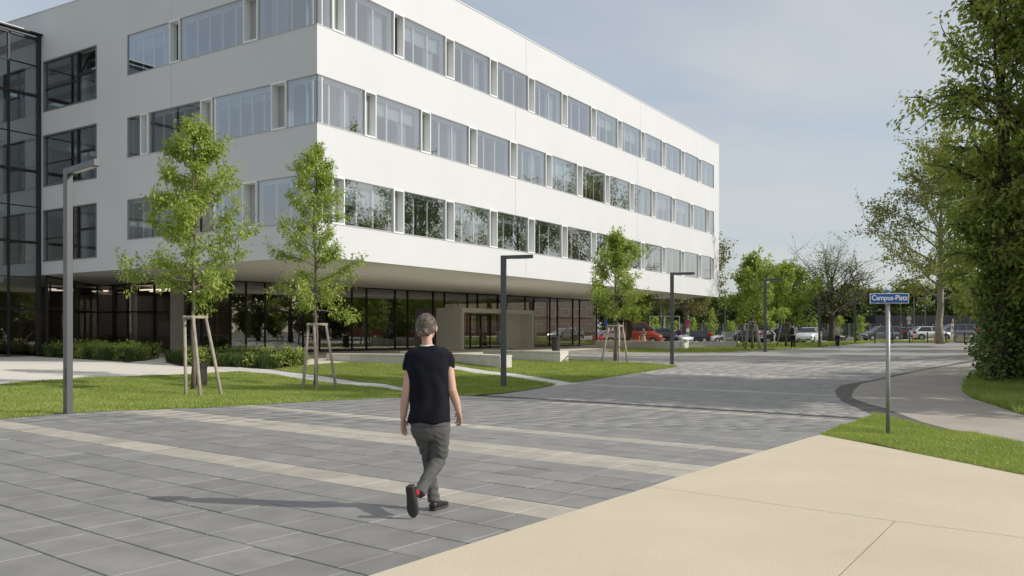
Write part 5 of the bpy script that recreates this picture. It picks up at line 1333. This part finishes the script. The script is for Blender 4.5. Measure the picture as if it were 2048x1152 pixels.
# ================================================================ PEOPLE
M['skin'] = mat('skin', (.58, .39, .30), .55, var=.12, vscale=9, c2=(.52, .31, .235))
M['navy'] = mat('navy_knit', (.0075, .0085, .0145), .85, spec=.2, bump=.25, bscale=220, var=.2, vscale=4)
M['denim'] = mat('grey_denim', (.10, .10, .097), .9, var=.3, vscale=7, bump=.35, bscale=130, c2=(.075, .073, .07))
M['hair'] = mat('grey_brown_hair', (.04, .028, .021), .5, c2=(.13, .10, .08), vscale=55)
M['hair_light'] = mat('grey_hair_strands', (.07, .05, .038), .45, c2=(.21, .17, .14), vscale=30)
M['leather'] = mat('black_leather', (.018, .017, .017), .38, bump=.2, bscale=60)
M['sole'] = mat('rubber_sole', (.035, .033, .031), .8); M['red_sock'] = mat('red_sock', (.38, .03, .04), .9); M['whitecloth'] = mat('white_cloth', (.7, .68, .64), .9)
def ell(mb, c, r, seg=16, rings=10, rot=None):
    rs = []
    for i in range(rings + 1):
        a = math.pi * i / rings; a = min(max(a, .03), math.pi - .03)
        ring_ = [Vector((r[0] * math.sin(a) * math.cos(2 * math.pi * k / seg), r[1] * math.sin(a) * math.sin(2 * math.pi * k / seg), -r[2] * math.cos(a))) for k in range(seg)]
        if rot is not None: ring_ = [rot @ p for p in ring_]
        rs.append([Vector(c) + p for p in ring_])
    mb.rings(rs)
def ering(c, rx, ry, seg=20, yaw=0.0, sq=2.0):
    P = []
    for k in range(seg):
        a = 2 * math.pi * k / seg; ca, sa = math.cos(a), math.sin(a)
        x, y = rx * math.copysign(abs(ca) ** (2 / sq), ca), ry * math.copysign(abs(sa) ** (2 / sq), sa)
        P.append(Vector((c[0] + x * math.cos(yaw) - y * math.sin(yaw), c[1] + x * math.sin(yaw) + y * math.cos(yaw), c[2])))
    return P
def fuse(mb, name, m, parent, voxel, smooth=6, fac=.5, wrinkle=None):
    """join closed shapes into one continuous skin"""
    me = mb.mesh('tmp_fuse', m); o = bpy.data.objects.new('tmp_fuse', me); col.objects.link(o)
    r = o.modifiers.new('r', 'REMESH'); r.mode = 'VOXEL'; r.voxel_size = voxel
    s = o.modifiers.new('s', 'SMOOTH'); s.iterations = smooth; s.factor = fac
    dg = bpy.context.evaluated_depsgraph_get(); dg.update()
    me2 = bpy.data.meshes.new_from_object(o.evaluated_get(dg)); me2.name = name
    bpy.data.objects.remove(o)
    if wrinkle:
        n = len(me2.vertices); co = np.empty(n * 3, np.float32); no = np.empty(n * 3, np.float32)
        me2.vertices.foreach_get('co', co); me2.vertices.foreach_get('normal', no); co = co.reshape(-1, 3); no = no.reshape(-1, 3)
        co += no * wrinkle(co)[:, None]; me2.vertices.foreach_set('co', co.ravel())
    me2.polygons.foreach_set('use_smooth', [True] * len(me2.polygons)); me2.materials.clear(); me2.materials.append(m); me2.update()
    return link(name, me2, parent)
# ---- the walking woman
WY = 7.24; wx0, wy0 = at(878, WY)
wo_ = empty('person', (wx0, wy0, float(T(wx0, wy0)) + .03)); tag(wo_, 'woman walking away in a navy top and grey jeans across the slabs', 'person')
def WP(cx, cy, dy=0.0):
    px, py = 700 + cx / 2.506, 600 + cy / 2.506; Y = WY + dy
    return Vector(((px - 1024) / FPX * Y - wx0, dy, EYE - (py - HOR) / FPX * Y - wo_.location.z))
def hand(mb, wrist, tipdir, side, width_dir, L=.175, curl=.35, curl_dir=None, r=.0076):
    """palm with four fingers and a thumb; width_dir points to the thumb side"""
    d = tipdir.normalized(); wd = (width_dir - d * width_dir.dot(d)).normalized(); nrm = d.cross(wd)
    cdir = curl_dir if curl_dir is not None else nrm
    pl_ = L * .50
    rows_ = []
    for f, hw_, th in ((-.12, .024, .019), (.1, .030, .017), (.55, .040, .015), (1.0, .039, .012)):
        c = wrist + d * pl_ * f; seg = 14
        rows_.append([c + wd * hw_ * math.cos(2 * math.pi * k / seg) + nrm * th * math.sin(2 * math.pi * k / seg) for k in range(seg)])
    mb.rings(rows_)
    for i, (o, l) in enumerate(((.033, .40), (.0115, .46), (-.0105, .43), (-.032, .34))):
        b = wrist + d * pl_ * .93 + wd * o; dd = d.copy(); pts = [b - d * .012]; p = b
        for k in range(3):
            dd = (dd + cdir * curl * (.5 + .35 * k)).normalized(); p = p + dd * L * l * (.42, .33, .25)[k]; pts.append(p.copy())
        mb.tube(pts, [r * 1.05, r, r * .92, r * .75], 8)
    tb0 = wrist + d * pl_ * .25 + wd * .022; t1_ = tb0 + (wd * .75 + d * .65).normalized() * L * .24; t2_ = t1_ + (d + wd * .1 + cdir * .3).normalized() * L * .2
    mb.tube([tb0 - wd * .008, t1_, t2_], [r * 1.5, r * 1.15, r * .85], 8)
bd = MB()
# head and neck
hc = WP(384, 132, .01)
ell(bd, hc + Vector((0, .0, .004)), (.076, .092, .094), 20, 14)
ell(bd, hc + Vector((.008, .045, -.055)), (.055, .055, .062), 16, 10)               # jaw, facing away
bd.tube([hc + Vector((.012, .095, -.02)), hc + Vector((.014, .116, -.045))], [.014, .012], 8)   # nose
ell(bd, hc + Vector((.012, .088, -.078)), (.022, .014, .009), 10, 6)                 # lips
for s in (-1, 1):
    ell(bd, hc + Vector((s * .081, .012, -.018)), (.011, .02, .033), 10, 8)           # ears
nb = WP(387, 240, -.005)
bd.tube([hc + Vector((.0, -.015, -.06)), WP(386, 205, -.012), nb, WP(390, 290, 0)], [.05, .043, .050, .08], 16)
# torso core
tor = [(600, .14, .09), (560, .15, .095), (480, .145, .095), (400, .15, .10), (320, .165, .10), (270, .16, .085), (243, .09, .06)]
bd.rings([ering(WP(401 - (620 - c) * .03, c), rx, ry) for c, rx, ry in tor])
# legs under the trousers
hipL, kneeL, ankL = WP(356, 650, 0), WP(396, 805, .115), WP(420, 1010, .03)
hipR, kneeR, ankR = WP(446, 650, 0), WP(440, 805, .02), WP(347, 960, -.25)
bd.tube([hipL, kneeL, ankL], [.06, .042, .034], 12); bd.tube([hipR, kneeR, ankR], [.06, .042, .034], 12)
# arms
shL, elL, wrL = WP(306, 275, 0), WP(284, 455, -.03), WP(266, 592, .02)
shR, elR, wrR = WP(486, 272, 0), WP(512, 452, -.02), WP(545, 560, .07)
bd.tube([shL, shL * .5 + elL * .5, elL, elL * .55 + wrL * .45 + Vector((-.003, 0, 0)), wrL], [.042, .041, .038, .037, .026], 14)
bd.tube([shR, shR * .5 + elR * .5, elR, elR * .55 + wrR * .45 + Vector((.003, 0, 0)), wrR], [.042, .041, .038, .037, .025], 14)
hand(bd, wrL, WP(270, 690, .04) - wrL, -1, Vector((.45, .9, 0)), curl=.22, curl_dir=Vector((.7, .2, 0)))
hand(bd, wrR, WP(552, 640, .13) - wrR, 1, Vector((-.5, .8, 0)), L=.165, curl=.5, curl_dir=Vector((-.75, .25, 0)))
fuse(bd, 'body', M['skin'], wo_, .0042, 3, .35)
# top
sh_ = MB()
rows = [(613, 292, 508, .125), (600, 292, 507, .13), (560, 295, 504, .128), (500, 297, 502, .122), (440, 297, 499, .12), (380, 288, 503, .122), (330, 282, 505, .12), (295, 284, 504, .112), (265, 296, 498, .102), (245, 322, 466, .082), (230, 342, 432, .066)]
sh_.rings([ering(WP((a + b) / 2, c, .0), (b - a) / 2 / 2.506 / FPX * WY, d, 28, 0, 2.35) for c, a, b, d in rows])
sh_.tube([WP(352, 262, 0), WP(318, 268, 0), WP(300, 286, 0), WP(291, 318, 0), WP(288, 352, -.005)], [.035, .050, .052, .048, .047], 16)
sh_.tube([WP(432, 260, 0), WP(466, 264, 0), WP(486, 281, 0), WP(497, 312, 0), WP(501, 346, 0)], [.035, .050, .053, .049, .048], 16)
def wr_shirt(co):
    x, y, z = co[:, 0], co[:, 1], co[:, 2]
    low = np.clip((1.25 - z) / .5, 0, 1)
    return .0075 * low * np.sin(x * 46 + 6 * np.sin(z * 5 + x * 3)) + .004 * np.sin(z * 38 + x * 24 + y * 12) * np.clip((z - 1.0) * 2, 0, 1) + .003 * np.sin(x * 25 - z * 30)
fuse(sh_, 'top', M['navy'], wo_, .007, 8, .5, wr_shirt)
nk = MB(); nk.rings([ering(WP(387, 231, .0), .061, .064, 24), ering(WP(387, 224, .0), .056, .058, 24)], cap=False); nk.build('neckline', M['whitecloth'], wo_, smooth=True)
# trousers
tr_ = MB()
tr_.rings([ering(WP(c_, y_, .0), rx, ry, 26, 0, 2.2) for y_, c_, rx, ry in ((585, 402, .158, .105), (620, 403, .168, .115), (650, 404, .170, .118), (680, 404, .155, .105), (702, 404, .12, .085))])
tr_.tube([WP(350, 640, 0), WP(371, 700, .04), WP(387, 760, .085), WP(395, 805, .115), WP(401, 870, .10), WP(412, 950, .05), WP(421, 1014, .03)], [.086, .072, .062, .056, .053, .051, .053], 18)
tr_.tube([WP(450, 640, 0), WP(450, 700, .015), WP(449, 760, .02), WP(441, 808, .02), WP(405, 867, -.10), WP(370, 925, -.2), WP(346, 972, -.275)], [.094, .084, .074, .066, .058, .052, .052], 18)
def wr_tr(co):
    x, y, z = co[:, 0], co[:, 1], co[:, 2]
    k = np.clip((.95 - z) * 2, .35, 1)
    return k * (.0022 * np.sin(z * 120 + 11 * x + 3 * np.sin(x * 32)) + .0022 * np.sin(z * 66 - x * 70 + y * 22) + .0015 * np.sin(x * 90 + z * 14)) * (.6 + .6 * np.exp(-((z - .52) / .13) ** 2) + .8 * np.exp(-((z - .14) / .1) ** 2))
fuse(tr_, 'trousers', M['denim'], wo_, .007, 5, .45, wr_tr)
wb_ = MB(); wb_.rings([ering(WP(402, 612, 0), .171, .119, 28, 0, 2.2), ering(WP(402, 625, 0), .174, .122, 28, 0, 2.2)], cap=False); wb_.build('waistband', M['denim'], wo_, smooth=True)
# shoes
def shoe(name, heel, toe, up, parent):
    d = (toe - heel); L = d.length; d.normalize(); u = (up - d * up.dot(d)).normalized(); s = d.cross(u)
    def prof(f): return np.interp(f, [0, .08, .3, .55, .75, .92, 1], [.030, .036, .034, .041, .046, .036, .014])
    def sec(f, z0, z1, k):
        c = heel + d * L * f; hw_ = prof(f) * k; P = []
        for a in range(12):
            t = 2 * math.pi * a / 12; P.append(c + s * hw_ * math.cos(t) + u * ((z0 + z1) / 2 + (z1 - z0) / 2 * math.sin(t)))
        return P
    b = MB(); top = lambda f: np.interp(f, [0, .1, .3, .5, .75, .95, 1], [.075, .085, .082, .07, .055, .045, .035])
    b.rings([sec(f, .018, top(f), 1.0) for f in (0.0, .06, .18, .32, .48, .64, .8, .92, 1.0)]); o = b.build(name, M['leather'], parent, smooth=True)
    b = MB(); b.rings([sec(f, 0, .026, 1.1) for f in (0.0, .05, .15, .3, .45, .6, .75, .88, .96, 1.0)]); b.build('sole', M['sole'], o, smooth=True)
    b = MB()
    for f in (.4, .48, .56): b.tube([heel + d * L * f - s * .028 + u * (top(f) - .012), heel + d * L * f + u * (top(f) + .004), heel + d * L * f + s * .028 + u * (top(f) - .012)], .003, 5)
    tag(b.build('laces', M['red_sock'], o), kind='stuff')
    return o
g0 = -.002
hL = WP(411, 1055, -.04); hL.z = g0; tL = hL + Vector((.10, .235, 0)).normalized() * .262
shoe('shoe', hL, tL, Vector((0, 0, 1)), wo_)
tRt = WP(316, 1098, -.36); tRt.z = .012; hR = tRt + Vector((-.028, -.03, .255)).normalized() * .262
shoe('shoe', hR, tRt, Vector((.25, 1, -.05)), wo_)
so1 = MB(); so1.tube([hL + Vector((.02, .06, .06)), WP(420, 1000, .03)], [.031, .031], 12); so1.build('sock', M['red_sock'], wo_, smooth=True)
so2 = MB(); so2.tube([hR * .72 + tRt * .28 + Vector((.02, .065, .0)), WP(350, 955, -.255)], [.030, .030], 12); so2.build('sock', M['red_sock'], wo_, smooth=True)
# hair: cap, low knot and strands combed back into it
hr = MB(); ell(hr, hc + Vector((-.002, -.014, .010)), (.084, .098, .098), 22, 14)
knot = WP(358, 163, -.105)
ell(hr, hc + Vector((-.01, -.06, -.035)), (.066, .045, .055), 16, 10); ell(hr, knot, (.042, .038, .038), 14, 10); ell(hr, knot + Vector((.03, -.004, .006)), (.028, .028, .026), 12, 8)
def wr_hair(co): return .004 * np.sin(co[:, 0] * 95 + co[:, 2] * 40) + .003 * np.sin(co[:, 2] * 120 - co[:, 0] * 60 + co[:, 1] * 70)
ho = fuse(hr, 'hair', M['hair'], wo_, .007, 4, .5, wr_hair)
rg = np.random.default_rng(4); st_ = MB()
for i in range(230):
    a = rg.uniform(-2.7, 2.7); e0 = rg.uniform(-.2, 1.4)
    p0 = Vector((math.sin(a) * math.cos(e0), math.cos(a) * math.cos(e0), math.sin(e0)))
    k0 = (knot + Vector((rg.normal(0, .012), .01, rg.normal(0, .012)))) - (hc + Vector((-.002, -.014, .010)))
    e1 = Vector((k0.x / .084, k0.y / .098, k0.z / .098)); e1.normalize(); pts = []
    for f in np.linspace(0, 1, 9):
        q = (p0 * (1 - f) + e1 * f); 
        if q.length < .2: q = q + Vector((0, 0, .4))
        q.normalize(); k = 1.035 + .02 * rg.random(); pts.append(hc + Vector((-.002, -.014, .010)) + Vector((q.x * .084, q.y * .098, q.z * .098)) * k)
    st_.tube(pts, [.0017] * 8 + [.0009], 4, cap=False)
for i in range(30):
    a = rg.uniform(0, 6.28); r_ = rg.uniform(.02, .036); st_.tube([knot + Vector((r_ * math.cos(a + t), -.022 - .012 * math.cos(t), r_ * math.sin(a + t))) for t in np.linspace(0, 2.4, 6)], .0018, 4, cap=False)
tag(st_.build('hair_strands', M['hair_light'], ho, smooth=True), kind='stuff')
# ---- distant people
def cloth(n, c): return mat(n, c, .9, var=.25, vscale=8)
def person(px, Y, H, yaw, label, top_c, leg_c, hair_c, shoe_c, pose, pack=None, skirt=False, bun=False):
    x, y = at(px, Y); o = empty('person', (x, y, float(T(x, y)) + .015), yaw); tag(o, label, 'person')
    k = H / 1.75; V = lambda a, b, c: Vector((a, b, c)) * k
    lean = pose.get('lean', 0.0)
    def up(x_, y_, z_):         # trunk bends forward (+y) about the hips
        dz = z_ - .95; return V(x_, y_ + dz * math.sin(lean), .95 + dz * math.cos(lean))
    st = pose.get('stride', .0)
    aL, aR = V(-.09, -st, .08), V(.10, st, .08); kL, kR = V(-.095, -st * .2 + .03, .50), V(.10, st * .55 + .03, .50); hL_, hR_ = V(-.09, 0, .93), V(.09, 0, .93)
    eL, wL = pose.get('armL', ((-.27, -.03, 1.12), (-.26, .06, .88))); eR, wR = pose.get('armR', ((.27, -.03, 1.12), (.26, .06, .88)))
    sL, sR = up(-.19, 0, 1.42), up(.19, 0, 1.42)
    eL, wL, eR, wR = up(*eL), up(*wL), up(*eR), up(*wR)
    b = MB(); hc_ = up(0, .02 + pose.get('head', .0), 1.62)
    ell(b, hc_, (.078 * k, .095 * k, .115 * k), 12, 8); b.tube([hc_ + Vector((0, .09, -.02)) * k, hc_ + Vector((0, .115, -.03)) * k], .013 * k, 6)
    for s in (-1, 1): ell(b, hc_ + Vector((s * .08, 0, -.01)) * k, (.012 * k, .02 * k, .03 * k), 6, 5)
    b.tube([up(0, .01, 1.54), up(0, 0, 1.42)], .05 * k, 8); b.tube([up(0, 0, 1.45), up(0, 0, 1.2), up(0, 0, .95)], [.11 * k, .12 * k, .13 * k], 10)
    for s, e, w_ in ((sL, eL, wL), (sR, eR, wR)):
        b.tube([s, e, w_], [.045 * k, .038 * k, .026 * k], 8); d = (w_ - e).normalized()
        b.tube([w_, w_ + d * .09 * k], [.032 * k, .036 * k], 8)
        for q in (-.024, -.008, .008, .024): b.tube([w_ + d * .08 * k + Vector((q * k, 0, 0)), w_ + d * .16 * k + Vector((q * 1.2 * k, .012, 0))], .0095 * k, 5)
        b.tube([w_ + d * .03 * k, w_ + d * .08 * k + Vector((0, .05 * k, 0))], .011 * k, 5)
    for h_, n_, a_ in ((hL_, kL, aL), (hR_, kR, aR)): b.tube([h_, n_, a_], [.07 * k, .05 * k, .035 * k], 8)
    fuse(b, 'body', M['skin'], o, .014, 2, .4)
    t_ = MB(); t_.rings([ering(up(0, 0, z), rx * k, ry * k, 14) for z, rx, ry in ((.88, .19, .13), (1.0, .18, .125), (1.15, .17, .12), (1.3, .19, .125), (1.42, .2, .11), (1.48, .1, .07))])
    for s, e in ((sL, eL), (sR, eR)): t_.tube([s, s * .3 + e * .7], [.075 * k, .068 * k], 10)
    fuse(t_, 'top', top_c, o, .016, 3, .5)
    l_ = MB()
    if skirt: l_.rings([ering(V(0, 0, z), r_ * k, r_ * .8 * k, 16) for z, r_ in ((.42, .30), (.6, .26), (.8, .21), (.97, .16))])
    else:
        end = pose.get('shorts', 1.0)
        for h_, n_, a_ in ((hL_, kL, aL), (hR_, kR, aR)): l_.tube([h_, n_, n_ + (a_ - n_) * end], [.105 * k, .082 * k, .072 * k], 10)
        l_.rings([ering(V(0, 0, z), .17 * k, .125 * k, 14) for z in (.82, .9, 1.0)])
    fuse(l_, 'skirt' if skirt else 'trousers', leg_c, o, .016, 3, .45)
    hb = MB(); ell(hb, hc_ + Vector((0, -.02, .03)) * k, (.088 * k, .1 * k, .11 * k), 12, 8)
    if bun: ell(hb, hc_ + Vector((0, -.05, .13)) * k, (.05 * k, .05 * k, .045 * k), 10, 6)
    if pose.get('longhair'): ell(hb, hc_ + Vector((0, -.06, -.12)) * k, (.1 * k, .05 * k, .2 * k), 10, 8)
    fuse(hb, 'hair', hair_c, o, .016, 2, .4)
    for a_, yy in ((aL, 0), (aR, 0)):
        heel = Vector((a_.x, a_.y - .06 * k, -.0)); shoe_ = MB(); shoe_.rings([[heel + Vector((math.cos(t) * w_ * k, f * .27 * k, h_ * k * (.5 + .5 * math.sin(t)))) for t in np.linspace(0, 2 * math.pi, 9)[:-1]] for f, w_, h_ in ((0, .035, .08), (.3, .042, .11), (.6, .048, .08), (.9, .042, .06), (1, .02, .04))])
        shoe_.build('shoe', shoe_c, o, smooth=True)
    if pack is not None:
        p_ = MB(); c = up(pack[1], -.2, 1.22)
        p_.rings([ering(c + Vector((0, 0, z)) * k, rx * k, ry * k, 14, 0, 3) for z, rx, ry in ((-.24, .12, .06), (-.2, .155, .09), (0, .16, .1), (.17, .14, .09), (.24, .08, .05))]); p_.build('backpack', pack[0], o, smooth=True)
        for s in (-1, 1):
            st2 = MB(); st2.tube([up(s * .1, -.13, 1.44), up(s * .12, .03, 1.5), up(s * .13, .13, 1.36)], .02 * k, 6); st2.build('strap', pack[0], o)
    return o
dk = cloth('black_cloth', (.018, .018, .02)); shoe_o = cloth('ochre_shoe', (.30, .17, .06)); shoe_w = cloth('white_shoe', (.7, .7, .7))
person(1586, 62.5, 1.82, R(-28), 'man with topknot and black backpack looking down at the lawn edge', cloth('grey_print', (.34, .37, .42)), dk, cloth('dark_hair', (.04, .02, .015)), shoe_o,
       dict(stride=-.02, armL=((-.25, .08, 1.16), (-.1, .3, 1.2)), armR=((.25, .08, 1.16), (.12, .32, 1.18)), head=.05), pack=(dk, -.02), bun=True)
person(1675, 66, 1.70, R(-8), 'blond person with beige rucksack walking away on the far plaza', cloth('pale_blue_top', (.48, .56, .62)), cloth('navy_trousers', (.02, .022, .032)), cloth('blond_hair', (.50, .36, .17)), shoe_w,
       dict(stride=.13, armR=((.3, -.02, 1.15), (.36, -.05, .95))), pack=(cloth('beige_pack', (.60, .54, .46)), -.03))
person(1549, 88, 1.72, R(60), 'stooping person in black vest and pale shorts among the parked cars', cloth('black_vest', (.025, .025, .03)), cloth('pale_shorts', (.50, .58, .68)), cloth('dark_brown_hair', (.05, .03, .02)), shoe_w,
       dict(lean=.75, stride=.1, shorts=.15, armL=((-.22, .2, 1.15), (-.1, .42, 1.0)), armR=((.22, .2, 1.15), (.1, .42, 1.0))))
person(1287, 82.5, 1.66, R(150), 'woman with long brown hair in a beige skirt beside the red van', cloth('taupe_top', (.33, .26, .21)), cloth('beige_skirt', (.46, .38, .31)), cloth('brown_hair', (.13, .07, .04)), shoe_w,
       dict(stride=.03, longhair=True, armL=((-.26, .04, 1.14), (-.12, .2, 1.1))), skirt=True)
